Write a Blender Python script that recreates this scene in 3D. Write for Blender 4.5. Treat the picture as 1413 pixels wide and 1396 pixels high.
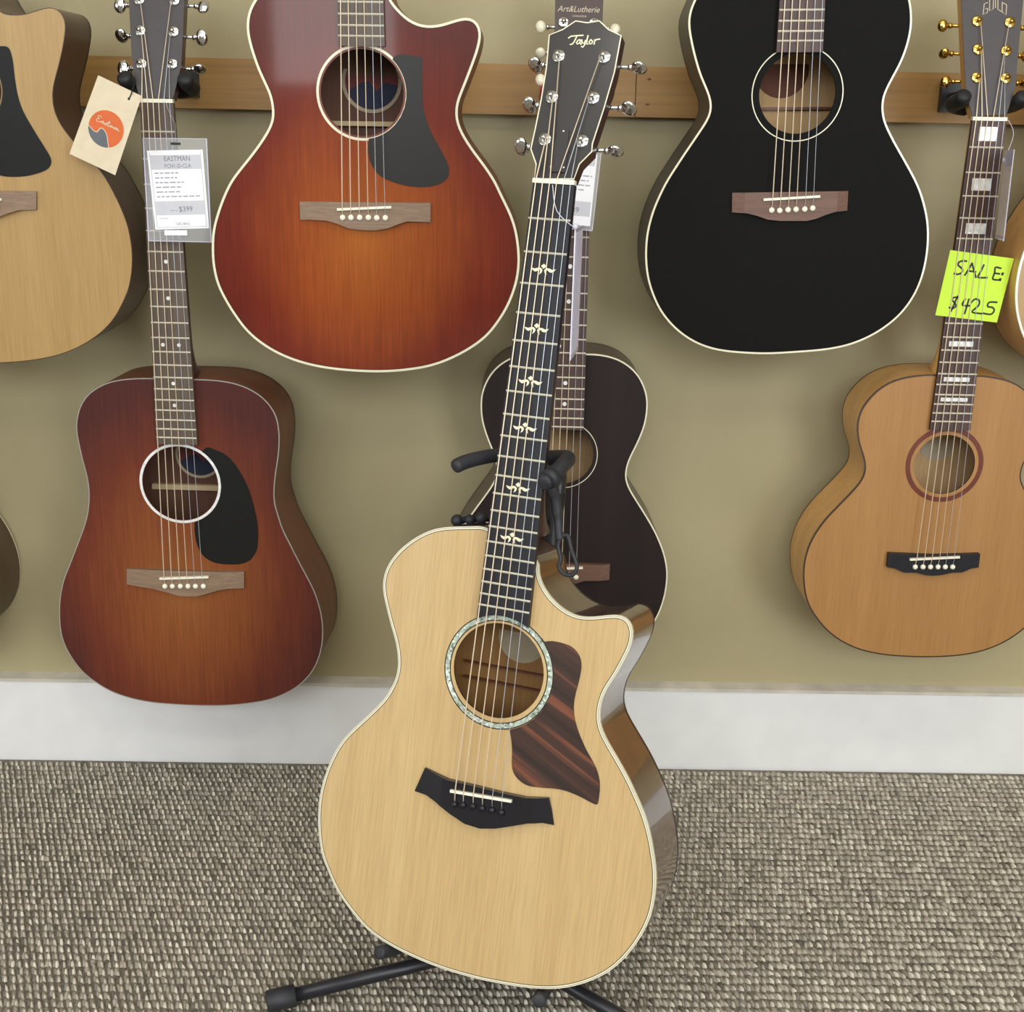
import bpy, bmesh, math, random
import numpy as np
from mathutils import Matrix, Vector, Euler

random.seed(7)
for o in list(bpy.data.objects):
    bpy.data.objects.remove(o)
SC = bpy.context.scene
COL = SC.collection

# ------------------------------------------------------------------ camera
CAM_LOC = Vector((0.0, -1.90, 0.94465))
PITCH, ROLL, YAW = math.radians(15.0), math.radians(1.1), math.radians(-0.6)
f0 = Vector((-math.sin(YAW) * math.cos(PITCH), math.cos(YAW) * math.cos(PITCH), -math.sin(PITCH)))
r0 = Vector((math.cos(YAW), math.sin(YAW), 0))
u0 = r0.cross(f0)
cr = math.cos(ROLL) * r0 + math.sin(ROLL) * u0
cu = -math.sin(ROLL) * r0 + math.cos(ROLL) * u0
cd = bpy.data.cameras.new('camera')
cd.sensor_fit = 'HORIZONTAL'; cd.sensor_width = 36.0
cd.lens = 36.0 * 1750.0 / 1413.0
cd.clip_start = 0.02
cam = bpy.data.objects.new('camera', cd); COL.objects.link(cam)
cam.matrix_world = Matrix(((cr.x, cu.x, -f0.x, CAM_LOC.x), (cr.y, cu.y, -f0.y, CAM_LOC.y),
                           (cr.z, cu.z, -f0.z, CAM_LOC.z), (0, 0, 0, 1)))
SC.camera = cam

# ------------------------------------------------------------------ light
SC.view_settings.view_transform = 'Standard'
SC.view_settings.look = 'None'
SC.view_settings.exposure = -0.2
SC.view_settings.gamma = 1.0
SC.view_settings.use_curve_mapping = False
W = bpy.data.worlds.new('world'); SC.world = W; W.use_nodes = True
W.node_tree.nodes['Background'].inputs[0].default_value = (0.62, 0.72, 0.9, 1)
W.node_tree.nodes['Background'].inputs[1].default_value = 0.9

def area(name, loc, target, sx, sy, power, col):
    l = bpy.data.lights.new(name, 'AREA'); l.shape = 'RECTANGLE'; l.size = sx; l.size_y = sy
    l.energy = power; l.color = col
    o = bpy.data.objects.new(name, l); COL.objects.link(o)
    o.location = loc
    o.rotation_euler = (Vector(target) - Vector(loc)).to_track_quat('-Z', 'Y').to_euler()
    return o
# daylight through the shop windows behind and beside the camera, a ceiling tube, plus an added low window and second tube for fill
DAY = (0.90, 0.95, 1.0)
area('daylight_window_1', (0.0, -4.82, 2.08), (0.0, 0, 2.08), 5.6, 1.2, 175, DAY)
area('daylight_window_2', (-0.95, -4.82, 1.17), (-0.95, 0, 1.17), 0.62, 0.46, 3.2, (1.0, 0.93, 0.86))
area('added_fill_window_3', (2.3, -4.82, 0.72), (2.3, 0, 0.72), 1.5, 1.2, 70, DAY)  # unseen low window, added to brighten the lower right of the wall
area('daylight_window_4', (-3.32, -2.3, 0.95), (0, -2.3, 0.95), 1.9, 1.3, 42, DAY)
area('ceiling_tube_light', (0.2, -1.75, 2.86), (0.2, -1.75, 0), 2.4, 0.28, 20, (1.0, 0.95, 0.86))
area('ceiling_tube_light', (0.2, -3.4, 2.86), (0.2, -3.4, 0), 2.4, 0.28, 20, (1.0, 0.95, 0.86))  # further tube, added to soften the shadows with more fill

# ------------------------------------------------------------------ materials
def lin(c):
    r = []
    for v in c[:3]:
        v = v / 255.0
        r.append(v / 12.92 if v <= 0.04045 else ((v + 0.055) / 1.055) ** 2.4)
    return (r[0], r[1], r[2], 1.0)

class Nt:
    def __init__(s, name):
        s.m = bpy.data.materials.new(name); s.m.use_nodes = True
        s.t = s.m.node_tree; s.b = s.t.nodes['Principled BSDF']
    def n(s, ty, **k):
        x = s.t.nodes.new(ty)
        for a, v in k.items():
            setattr(x, a, v)
        return x
    def l(s, a, b):
        s.t.links.new(a, b)
    def ramp(s, fac, stops, interp='LINEAR'):
        r = s.n('ShaderNodeValToRGB'); r.color_ramp.interpolation = interp
        e = r.color_ramp.elements
        while len(e) < len(stops):
            e.new(0.5)
        for i, (p, c) in enumerate(stops):
            e[i].position = p; e[i].color = c if len(c) == 4 else (*c, 1)
        s.l(fac, r.inputs[0]); return r.outputs[0]
    def coords(s, scale=(1, 1, 1), loc=(0, 0, 0), rot=(0, 0, 0), which='Object'):
        tc = s.n('ShaderNodeTexCoord'); mp = s.n('ShaderNodeMapping')
        mp.inputs['Scale'].default_value = scale; mp.inputs['Location'].default_value = loc
        mp.inputs['Rotation'].default_value = rot
        s.l(tc.outputs[which], mp.inputs[0]); return mp.outputs[0]
    def noise(s, vec, scale=1, detail=3, rough=0.5):
        x = s.n('ShaderNodeTexNoise'); x.inputs['Scale'].default_value = scale
        x.inputs['Detail'].default_value = detail; x.inputs['Roughness'].default_value = rough
        s.l(vec, x.inputs['Vector']); return x.outputs['Fac']
    def mix(s, fac, a, b, mode='MIX'):
        x = s.n('ShaderNodeMix'); x.data_type = 'RGBA'; x.blend_type = mode
        for i, v in ((0, fac), (6, a), (7, b)):
            if hasattr(v, 'links'):
                s.l(v, x.inputs[i])
            else:
                x.inputs[i].default_value = v
        return x.outputs[2]
    def bump(s, h, strength=0.2, dist=0.001):
        x = s.n('ShaderNodeBump'); x.inputs['Strength'].default_value = strength
        x.inputs['Distance'].default_value = dist
        s.l(h, x.inputs['Height']); s.l(x.outputs[0], s.b.inputs['Normal'])
    def set(s, rough=0.5, metal=0.0, coat=0.0, coat_rough=0.05, spec=0.5):
        s.b.inputs['Roughness'].default_value = rough
        s.b.inputs['Metallic'].default_value = metal
        s.b.inputs['Coat Weight'].default_value = coat
        s.b.inputs['Coat Roughness'].default_value = coat_rough
        s.b.inputs['Specular IOR Level'].default_value = spec
        return s.m

def plain(name, c, rough=0.5, metal=0.0, coat=0.0, cr_=0.05, var=0.08, spec=0.5, nscale=60):
    q = Nt(name)
    f = q.noise(q.coords(), nscale, 3)
    base = lin(c)
    dark = tuple(v * (1 - var) for v in base[:3]) + (1,)
    lite = tuple(min(1, v * (1 + var)) for v in base[:3]) + (1,)
    q.l(q.ramp(f, [(0.3, dark), (0.7, lite)]), q.b.inputs['Base Color'])
    return q.set(rough, metal, coat, cr_, spec)

def wood(name, c1, c2, rough=0.4, coat=0.0, cr_=0.08, fine=420.0, coarse=22.0, amt=0.35, axis='z', spec=0.5):
    """straight grain running along local z (or x)"""
    q = Nt(name)
    sc = {'z': (1, 1, 0.03), 'x': (0.03, 1, 1)}[axis]
    v = q.coords(scale=sc)
    a = q.noise(v, coarse, 4, 0.6)
    b = q.noise(v, fine, 2, 0.5)
    base = q.ramp(a, [(0.32, lin(c1)), (0.68, lin(c2))])
    fi = q.ramp(b, [(0.35, (1 - amt, 1 - amt, 1 - amt)), (0.65, (1, 1, 1))])
    q.l(q.mix(1.0, base, fi, 'MULTIPLY'), q.b.inputs['Base Color'])
    return q.set(rough, 0, coat, cr_, spec)

def burst(name, stops, cen, rad, rough, coat, cr_=0.06, grain=0.25, nz=0.16):
    """sunburst finish: colour sprayed on in an oval round the bridge"""
    q = Nt(name)
    tc = q.n('ShaderNodeTexCoord'); sx = q.n('ShaderNodeSeparateXYZ'); q.l(tc.outputs['Object'], sx.inputs[0])
    def m(op, a, b):
        x = q.n('ShaderNodeMath', operation=op)
        for i, v in ((0, a), (1, b)):
            if hasattr(v, 'links'):
                q.l(v, x.inputs[i])
            else:
                x.inputs[i].default_value = v
        return x.outputs[0]
    dx = m('DIVIDE', m('SUBTRACT', sx.outputs[0], cen[0]), rad[0])
    dz = m('DIVIDE', m('SUBTRACT', sx.outputs[2], cen[1]), rad[1])
    r = m('POWER', m('ADD', m('MULTIPLY', dx, dx), m('MULTIPLY', dz, dz)), 0.5)
    v = q.coords(scale=(1, 1, 0.5))
    r = m('ADD', r, m('MULTIPLY', m('SUBTRACT', q.noise(v, 16, 3, 0.55), 0.5), nz * 2))
    r = m('ADD', r, m('MULTIPLY', m('SUBTRACT', q.noise(q.coords(scale=(1, 1, 0.04)), 90, 3, 0.6), 0.5), nz))
    base = q.ramp(r, [(p, lin(c)) for p, c in stops])
    fi = q.ramp(q.noise(q.coords(scale=(1, 1, 0.03)), 420, 2), [(0.35, (1 - grain,) * 3), (0.65, (1, 1, 1))])
    q.l(q.mix(1.0, base, fi, 'MULTIPLY'), q.b.inputs['Base Color'])
    return q.set(rough, 0, coat, cr_, 0.2)

M = {}
M['wall'] = (lambda q: (q.l(q.ramp(q.noise(q.coords(), 1.6, 4), [(0.3, lin((163, 150, 112))), (0.7, lin((174, 161, 122)))]), q.b.inputs['Base Color']),
                        q.bump(q.noise(q.coords(), 260, 3), 0.25, 0.0006), q.set(0.6))[-1])(Nt('wall_paint'))
M['wall_other'] = plain('room_paint', (166, 158, 138), 0.7)
M['ceiling'] = plain('ceiling_paint', (225, 222, 214), 0.8)
M['white_trim'] = plain('white_trim_paint', (226, 224, 220), 0.42, var=0.03, nscale=20)
M['cap_trim'] = plain('grubby_trim_paint', (196, 188, 172), 0.5, var=0.14, nscale=30)
M['rail'] = wood('pine_rail', (158, 114, 54), (178, 136, 72), 0.5, coarse=18, fine=160, amt=0.16, axis='x')
M['knot'] = plain('pine_knot', (110, 70, 34), 0.5)
M['frame'] = plain('window_frame_paint', (220, 218, 210), 0.5)
M['carpet_base'] = plain('carpet_backing', (120, 113, 102), 0.95, var=0.3, nscale=160)
M['black_rubber'] = plain('black_rubber', (40, 40, 44), 0.55, spec=0.45)
M['stand_metal'] = plain('black_stand_metal', (34, 34, 38), 0.38, spec=0.5)
M['hanger_rubber'] = plain('hanger_foam', (24, 24, 26), 0.6)
M['red_cap'] = plain('red_plastic', (170, 50, 66), 0.4)
M['chrome'] = plain('chrome', (225, 225, 225), 0.12, 1.0, var=0.02)
M['gold'] = plain('gold_plate', (214, 176, 92), 0.16, 1.0, var=0.02)
M['string_w'] = plain('bronze_string', (232, 212, 184), 0.35, 0.35, var=0.02)
M['string_p'] = plain('steel_string', (214, 218, 226), 0.3, 0.5, var=0.02)
M['bone'] = plain('bone_white', (236, 230, 208), 0.35, var=0.04)
M['cream'] = plain('cream_binding', (228, 220, 190), 0.3, coat=0.5, var=0.04)
M['white_bind'] = plain('white_binding', (228, 226, 216), 0.3, coat=0.5, var=0.04)
M['grey_bind'] = plain('grey_line', (150, 145, 135), 0.35, var=0.04)
M['dark_bind'] = plain('dark_binding', (62, 40, 28), 0.35, coat=0.4)
M['black_line'] = plain('black_line', (26, 24, 22), 0.35)
M['ebony'] = plain('ebony', (26, 25, 30), 0.4, var=0.2, spec=0.4)
M['ebony_gloss'] = plain('polished_ebony', (26, 25, 30), 0.2, var=0.15, spec=0.6)
M['rosewood'] = wood('rosewood', (66, 44, 38), (88, 62, 54), 0.5, amt=0.3)
M['rosewood_x'] = wood('rosewood_bridge', (96, 66, 52), (122, 88, 70), 0.5, amt=0.25, axis='x')
M['pale_rosewood'] = wood('pale_rosewood', (84, 70, 58), (106, 90, 76), 0.5, amt=0.25)
M['pale_rosewood_x'] = wood('pale_rosewood_bridge', (124, 100, 78), (150, 124, 100), 0.5, amt=0.25, axis='x')
M['mahogany'] = wood('mahogany', (106, 58, 36), (128, 74, 48), 0.42, amt=0.2)
M['dark_mahogany'] = wood('dark_mahogany', (58, 34, 30), (76, 46, 38), 0.36, coat=0.3, amt=0.2)
M['interior_dark'] = wood('interior_mahogany', (92, 58, 40), (112, 74, 52), 0.7, amt=0.15)
M['interior_pale'] = wood('interior_pale', (196, 156, 104), (210, 172, 122), 0.7, amt=0.12)
M['interior_walnut'] = wood('interior_walnut', (150, 106, 54), (172, 126, 70), 0.7, amt=0.15)
M['brace'] = wood('spruce_brace', (206, 178, 132), (220, 194, 150), 0.7, amt=0.1, axis='x')
M['gloss_walnut'] = wood('gloss_walnut_side', (72, 46, 24), (104, 68, 38), 0.28, coat=1.0, cr_=0.03, amt=0.2, coarse=14)
M['maple'] = wood('honey_maple', (202, 146, 76), (216, 164, 96), 0.4, coat=0.35, cr_=0.15, amt=0.12, coarse=30)
M['spruce_gold'] = wood('golden_spruce', (194, 161, 108), (206, 175, 124), 0.34, coat=0.55, cr_=0.07, amt=0.14, coarse=26, fine=520)
M['spruce_pale'] = wood('pale_spruce', (168, 132, 78), (178, 144, 90), 0.42, coat=0.2, cr_=0.15, amt=0.14, coarse=26, fine=520)
M['spruce_satin'] = wood('satin_spruce', (162, 114, 58), (172, 124, 68), 0.5, coat=0.1, cr_=0.3, amt=0.12, coarse=26, fine=520)
M['black_satin'] = plain('black_satin_finish', (19, 18, 16), 0.55, var=0.05, spec=0.07)
M['black_side'] = plain('black_side_finish', (40, 40, 38), 0.36, var=0.08, spec=0.5)
M['dark_brown_top'] = wood('dark_brown_top', (32, 24, 22), (42, 31, 28), 0.5, amt=0.12, spec=0.2)
M['dark_brown_side'] = wood('dark_brown_side', (66, 50, 46), (84, 64, 58), 0.4, amt=0.15, coat=0.3, cr_=0.15)
M['guard_black'] = plain('black_pickguard', (26, 26, 24), 0.4, var=0.05, spec=0.22)
M['guard_matte'] = plain('dark_pickguard', (40, 38, 35), 0.35, var=0.05, spec=0.3)
M['head_black'] = plain('black_headstock_veneer', (48, 45, 46), 0.3, coat=0.3, cr_=0.12, var=0.06)
M['head_grey'] = plain('dark_headstock_veneer', (66, 60, 60), 0.45, var=0.08)
M['head_brown'] = plain('brown_headstock_veneer', (62, 44, 40), 0.4, var=0.08)
M['pearl'] = plain('mother_of_pearl', (226, 226, 222), 0.2, coat=0.6, var=0.16, nscale=160)
M['pearl_cream'] = plain('cream_inlay', (236, 230, 196), 0.25, var=0.05)
M['red_ring'] = plain('red_brown_rosette', (104, 48, 30), 0.35, var=0.15)
M['dot_black'] = plain('black_dot', (16, 16, 16), 0.4)
M['label_round'] = plain('round_paper_label', (176, 160, 132), 0.8)
M['label_dark'] = plain('dark_round_label', (104, 62, 44), 0.8)
M['label_navy'] = plain('navy_ink', (44, 48, 66), 0.8)
M['label_red'] = plain('dark_red_ink', (112, 54, 48), 0.8)
M['paper'] = plain('white_paper', (240, 238, 240), 0.7, var=0.02)
M['paper_grey'] = plain('grey_print', (198, 197, 202), 0.7, var=0.02)
M['ink'] = plain('grey_ink', (112, 110, 118), 0.7)
M['ink_dark'] = plain('black_marker', (34, 34, 26), 0.6)
M['kraft'] = plain('kraft_card', (214, 198, 168), 0.7, var=0.05)
M['orange_ink'] = plain('orange_ink', (206, 96, 40), 0.6)
M['slate_ink'] = plain('slate_ink', (92, 96, 100), 0.6)
M['note_green'] = plain('lime_note_paper', (200, 236, 66), 0.7, var=0.02)
M['logo_cream'] = plain('cream_logo', (232, 226, 190), 0.3)
M['logo_pale'] = plain('pale_gold_logo', (196, 178, 150), 0.4)
M['cord'] = plain('black_cord', (26, 24, 24), 0.7)

def abalone():
    q = Nt('abalone')
    v = q.n('ShaderNodeTexVoronoi'); v.inputs['Scale'].default_value = 420
    q.l(q.coords(), v.inputs['Vector'])
    q.l(q.ramp(v.outputs['Color'], [(0.2, lin((120, 130, 110))), (0.45, lin((196, 206, 180))), (0.6, lin((150, 158, 150))), (0.85, lin((224, 230, 220)))]), q.b.inputs['Base Color'])
    return q.set(0.2, 0, 0.7, 0.05)
M['abalone'] = abalone()

def striped_guard():
    q = Nt('striped_ebony')
    v = q.coords(scale=(1, 1, 1), rot=(0, math.radians(-27), 0))
    sx = q.n('ShaderNodeSeparateXYZ'); q.l(v, sx.inputs[0])
    cb = q.n('ShaderNodeCombineXYZ'); q.l(sx.outputs[2], cb.inputs[2])
    mu = q.n('ShaderNodeMath', operation='MULTIPLY'); mu.inputs[1].default_value = 0.03; q.l(sx.outputs[0], mu.inputs[0]); q.l(mu.outputs[0], cb.inputs[0])
    a = q.noise(cb.outputs[0], 58, 3, 0.55)
    q.l(q.ramp(a, [(0.40, lin((44, 32, 28))), (0.54, lin((66, 44, 36))), (0.62, lin((124, 72, 50))), (0.70, lin((60, 42, 34)))]), q.b.inputs['Base Color'])
    return q.set(0.34, 0, 0.3, 0.1)
M['guard_stripe'] = striped_guard()

def clear_plastic():
    q = Nt('clear_plastic_sleeve')
    q.b.inputs['Base Color'].default_value = (0.9, 0.92, 0.94, 1)
    q.b.inputs['Alpha'].default_value = 0.16
    return q.set(0.12, 0, 0.0, 0.05, 0.6)
M['clear'] = clear_plastic()
def milky():
    q = Nt('milky_plastic_sleeve')
    q.b.inputs['Base Color'].default_value = lin((214, 210, 226))
    q.b.inputs['Alpha'].default_value = 0.85
    return q.set(0.2, 0, 0.2, 0.05)
M['milky'] = milky()

def carpet_mat():
    q = Nt('carpet_loops')
    at = q.n('ShaderNodeAttribute'); at.attribute_name = 'tint'
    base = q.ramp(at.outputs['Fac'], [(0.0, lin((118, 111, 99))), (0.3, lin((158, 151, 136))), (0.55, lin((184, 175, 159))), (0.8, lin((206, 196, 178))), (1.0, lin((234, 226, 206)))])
    n = q.ramp(q.noise(q.coords(), 900, 2), [(0.3, (0.75,) * 3), (0.7, (1, 1, 1))])
    big = q.ramp(q.noise(q.coords(), 3.0, 3), [(0.3, (0.9,) * 3), (0.7, (1, 1, 1))])
    q.l(q.mix(1.0, q.mix(1.0, base, n, 'MULTIPLY'), big, 'MULTIPLY'), q.b.inputs['Base Color'])
    return q.set(0.95, spec=0.1)
M['carpet'] = carpet_mat()

# ------------------------------------------------------------------ mesh helpers
def obj(name, verts, faces, mat, parent=None, smooth=False, loc=None):
    me = bpy.data.meshes.new(name)
    me.from_pydata([tuple(v) for v in verts], [], faces)
    me.validate(); me.update()
    if smooth:
        me.polygons.foreach_set('use_smooth', [True] * len(me.polygons))
    if mat is not None:
        me.materials.append(M[mat] if isinstance(mat, str) else mat)
    o = bpy.data.objects.new(name, me); COL.objects.link(o)
    if parent is not None:
        o.parent = parent
    if loc is not None:
        o.location = loc
    return o

def empty(name, loc, rot=None, label=None, cat=None, group=None):
    o = bpy.data.objects.new(name, None); COL.objects.link(o)
    o.empty_display_size = 0.05
    o.location = loc
    if rot is not None:
        o.rotation_euler = rot
    tag(o, label, cat, group); return o

def tag(o, label=None, cat=None, group=None, kind=None):
    if label: o['label'] = label
    if cat: o['category'] = cat
    if group: o['group'] = group
    if kind: o['kind'] = kind
    return o

class MB:
    """collects simple shapes into one mesh"""
    def __init__(s): s.v = []; s.f = []
    def add(s, v, f):
        k = len(s.v); s.v += [tuple(p) for p in v]; s.f += [tuple(i + k for i in q) for q in f]; return s
    def box(s, lo, hi):
        x0, y0, z0 = lo; x1, y1, z1 = hi
        return s.add([(x0, y0, z0), (x1, y0, z0), (x1, y1, z0), (x0, y1, z0), (x0, y0, z1), (x1, y0, z1), (x1, y1, z1), (x0, y1, z1)],
                     [(0, 3, 2, 1), (4, 5, 6, 7), (0, 1, 5, 4), (1, 2, 6, 5), (2, 3, 7, 6), (3, 0, 4, 7)])
    def tube(s, pts, rad, n=8, caps=True, flat=None):
        pts = [Vector(p) for p in pts]
        rad = rad if isinstance(rad, (list, tuple)) else [rad] * len(pts)
        base = len(s.v); up = None
        for i, p in enumerate(pts):
            t = (pts[min(i + 1, len(pts) - 1)] - pts[max(i - 1, 0)]).normalized()
            if up is None:
                up = Vector((0, 0, 1)) if abs(t.z) < 0.9 else Vector((0, 1, 0))
            a = (up - t * up.dot(t)).normalized(); b = t.cross(a); up = a
            for k in range(n):
                g = 2 * math.pi * k / n
                s.v.append(tuple(p + (a * math.cos(g) * (flat or 1) + b * math.sin(g)) * rad[i]))
        for i in range(len(pts) - 1):
            for k in range(n):
                q = base + i * n
                s.f.append((q + k, q + (k + 1) % n, q + n + (k + 1) % n, q + n + k))
        if caps:
            s.f.append(tuple(base + k for k in range(n))[::-1])
            s.f.append(tuple(base + (len(pts) - 1) * n + k for k in range(n)))
        return s
    def ball(s, c, r, n=10, m=6):
        r = r if isinstance(r, (list, tuple)) else (r, r, r)
        v = [(c[0], c[1], c[2] - r[2])]; f = []
        for i in range(1, m):
            ph = math.pi * i / m - math.pi / 2
            for k in range(n):
                g = 2 * math.pi * k / n
                v.append((c[0] + r[0] * math.cos(ph) * math.cos(g), c[1] + r[1] * math.cos(ph) * math.sin(g), c[2] + r[2] * math.sin(ph)))
        v.append((c[0], c[1], c[2] + r[2])); e = len(v) - 1
        for k in range(n):
            f.append((0, 1 + (k + 1) % n, 1 + k))
            f.append((e, e - n + k, e - n + (k + 1) % n))
        for i in range(m - 2):
            for k in range(n):
                q = 1 + i * n
                f.append((q + k, q + (k + 1) % n, q + n + (k + 1) % n, q + n + k))
        return s.add(v, f)
    def make(s, name, mat, parent=None, smooth=False):
        return obj(name, s.v, s.f, mat, parent, smooth)

def smooth_path(pts, n=6):
    P = [Vector(p) for p in pts]; out = []
    for i in range(len(P) - 1):
        a = P[max(i - 1, 0)]; b = P[i]; c = P[i + 1]; d = P[min(i + 2, len(P) - 1)]
        for k in range(n):
            t = k / n
            out.append(0.5 * ((2 * b) + (c - a) * t + (2 * a - 5 * b + 4 * c - d) * t * t + (3 * b - a - 3 * c + d) * t ** 3))
    out.append(P[-1]); return out

def closed_spline(pts, n=240, smooth_it=2):
    P = np.array(pts, float); m = len(P); out = []
    for i in range(m):
        a, b, c, d = P[i - 1], P[i], P[(i + 1) % m], P[(i + 2) % m]
        for k in range(8):
            t = k / 8
            out.append(0.5 * (2 * b + (c - a) * t + (2 * a - 5 * b + 4 * c - d) * t * t + (3 * b - a - 3 * c + d) * t ** 3))
    Q = np.array(out); seg = np.linalg.norm(np.roll(Q, -1, 0) - Q, axis=1)
    s = np.concatenate([[0], np.cumsum(seg)]); Q2 = np.vstack([Q, Q[:1]])
    u = np.linspace(0, s[-1], n, endpoint=False)
    R = np.stack([np.interp(u, s, Q2[:, 0]), np.interp(u, s, Q2[:, 1])], 1)
    for _ in range(smooth_it):
        R = 0.5 * R + 0.25 * (np.roll(R, 1, 0) + np.roll(R, -1, 0))
    ar = 0.5 * np.sum(R[:, 0] * np.roll(R[:, 1], -1) - np.roll(R[:, 0], -1) * R[:, 1])
    return R if ar > 0 else R[::-1].copy()

def inset(R, d):
    t = np.roll(R, -1, 0) - np.roll(R, 1, 0); t /= np.linalg.norm(t, axis=1)[:, None]
    nrm = np.stack([t[:, 1], -t[:, 0]], 1)
    return R - nrm * d

def fill2d(loops):
    """triangulate an outer loop with holes; returns 2d verts and faces"""
    bm = bmesh.new(); es = []
    for L in loops:
        vs = [bm.verts.new((p[0], p[1], 0)) for p in L]
        es += [bm.edges.new((vs[i], vs[(i + 1) % len(vs)])) for i in range(len(vs))]
    bmesh.ops.triangle_fill(bm, use_beauty=True, use_dissolve=False, edges=es, normal=(0, 0, 1))
    bm.verts.index_update()
    V = [(v.co.x, v.co.y) for v in bm.verts]
    Fc = []
    for f in bm.faces:
        ix = [v.index for v in f.verts]
        if f.normal.z < 0: ix.reverse()
        Fc.append(tuple(ix))
    bm.free(); return V, Fc

def prism(mb, loop, fr, w0, w1, holes=()):
    """extrude a 2d outline between two heights; fr(u, v, w) -> point"""
    V, Fc = fill2d([loop] + list(holes))
    mb.add([fr(u, v, w1) for u, v in V], Fc)
    mb.add([fr(u, v, w0) for u, v in V], [f[::-1] for f in Fc])
    for L in [loop] + list(holes):
        n = len(L)
        mb.add([fr(u, v, w0) for u, v in L] + [fr(u, v, w1) for u, v in L],
               [(i, (i + 1) % n, n + (i + 1) % n, n + i) for i in range(n)])
    return mb

def ring_strip(mb, A, B, fr, wa, wb):
    n = len(A)
    mb.add([fr(u, v, wa) for u, v in A] + [fr(u, v, wb) for u, v in B],
           [(i, (i + 1) % n, n + (i + 1) % n, n + i) for i in range(n)])
    return mb

def circle(c, r, n=48):
    return np.array([(c[0] + r * math.cos(2 * math.pi * k / n), c[1] + r * math.sin(2 * math.pi * k / n)) for k in range(n)])

def clip(poly, a, b, c):
    out = []
    for i in range(len(poly)):
        p, q = poly[i], poly[(i + 1) % len(poly)]
        dp = a * p[0] + b * p[1] - c; dq = a * q[0] + b * q[1] - c
        if dp <= 0: out.append(p)
        if (dp < 0 < dq) or (dq < 0 < dp):
            t = dp / (dp - dq); out.append((p[0] + t * (q[0] - p[0]), p[1] + t * (q[1] - p[1])))
    return out

def strokes(name, lines, width, fr, w, mat, parent, thick=0.3):
    """pen strokes as flat ribbons; lines are 2d polylines (mm)"""
    mb = MB()
    for L in lines:
        P = [Vector((p[0], p[1])) for p in L]
        Lp = []; Rp = []
        for i, p in enumerate(P):
            t = (P[min(i + 1, len(P) - 1)] - P[max(i - 1, 0)])
            if t.length < 1e-6: t = Vector((1, 0))
            t.normalize(); nn = Vector((-t.y, t.x)) * width * 0.5
            if i == 0: p = p - t * width * 0.35
            if i == len(P) - 1: p = p + t * width * 0.35
            Lp.append(p + nn); Rp.append(p - nn)
        n = len(P)
        v = [fr(q.x, q.y, w + thick) for q in Lp] + [fr(q.x, q.y, w + thick) for q in Rp]
        mb.add(v, [(n + i, n + i + 1, i + 1, i) for i in range(n - 1)])
    return mb.make(name, mat, parent)

def text(name, body, size, fr, at, w, mat, parent, shear=0.0, align='LEFT', rot=0.0, stretch=1.0, thick=0.25):
    cu_ = bpy.data.curves.new('t', 'FONT'); cu_.body = body; cu_.size = size; cu_.shear = shear; cu_.align_x = align
    cu_.resolution_u = 2
    to = bpy.data.objects.new('t', cu_)
    me = bpy.data.meshes.new_from_object(to)
    V = []; ca, sa = math.cos(rot), math.sin(rot)
    for v in me.vertices:
        x, y = v.co.x * stretch, v.co.y
        V.append(fr(at[0] + x * ca - y * sa, at[1] + x * sa + y * ca, w + thick))
    Fc = [tuple(p.vertices) for p in me.polygons]
    bpy.data.objects.remove(to); bpy.data.curves.remove(cu_); bpy.data.meshes.remove(me)
    return obj(name, V, Fc, mat, parent)

def rotm(yaw, lean, roll):
    return (Matrix.Rotation(math.radians(yaw), 3, 'Z') @ Matrix.Rotation(math.radians(lean), 3, 'X') @ Matrix.Rotation(math.radians(roll), 3, 'Y'))

# ------------------------------------------------------------------ room
def struct(name, lo, hi, mat):
    o = MB().box(lo, hi).make(name, mat); return tag(o, kind='structure')
X0, X1, Y0, ZC = -3.2, 3.2, -4.7, 2.95
struct('floor', (X0, Y0, -0.1), (X1, 0.1, 0.0), 'carpet_base')
struct('ceiling', (X0, Y0, ZC), (X1, 0.1, ZC + 0.1), 'ceiling')
struct('wall_back', (X0, 0.0, 0.0), (X1, 0.1, ZC), 'wall')
struct('wall_right', (X1, Y0, 0.0), (X1 + 0.1, 0.0, ZC), 'wall_other')
def wall_with_windows(name, mk, span, wins, mat):
    """mk(a0, a1, z0, z1) adds a box; wins = list of (a0, a1, z0, z1)"""
    mb = MB(); cur = span[0]
    for a0, a1, z0, z1 in wins:
        mk(mb, cur, a0, 0, ZC); mk(mb, a0, a1, 0, z0); mk(mb, a0, a1, z1, ZC); cur = a1
    mk(mb, cur, span[1], 0, ZC)
    return tag(mb.make(name, mat), kind='structure')
_fw = MB()
for a, b, c, d in ((X0, -1.28, 0, 1.45), (-1.28, -0.62, 0, 0.93), (-0.62, 1.5, 0, 1.45),
                   (1.5, 3.1, 0, 0.1), (1.5, 3.1, 1.35, 1.45), (3.1, X1, 0, 1.45), (X0, -2.9, 1.45, 2.72), (2.9, X1, 1.45, 2.72), (X0, X1, 2.72, ZC)):
    _fw.box((a, Y0 - 0.1, c), (b, Y0, d))
tag(_fw.make('wall_front', 'wall_other'), kind='structure')
wall_with_windows('wall_left', lambda mb, a, b, c, d: mb.box((X0 - 0.1, a, c), (X0, b, d)), (Y0, 0.0),
                  [(-3.3, -1.3, 0.25, 1.65)], 'wall_other')
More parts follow.
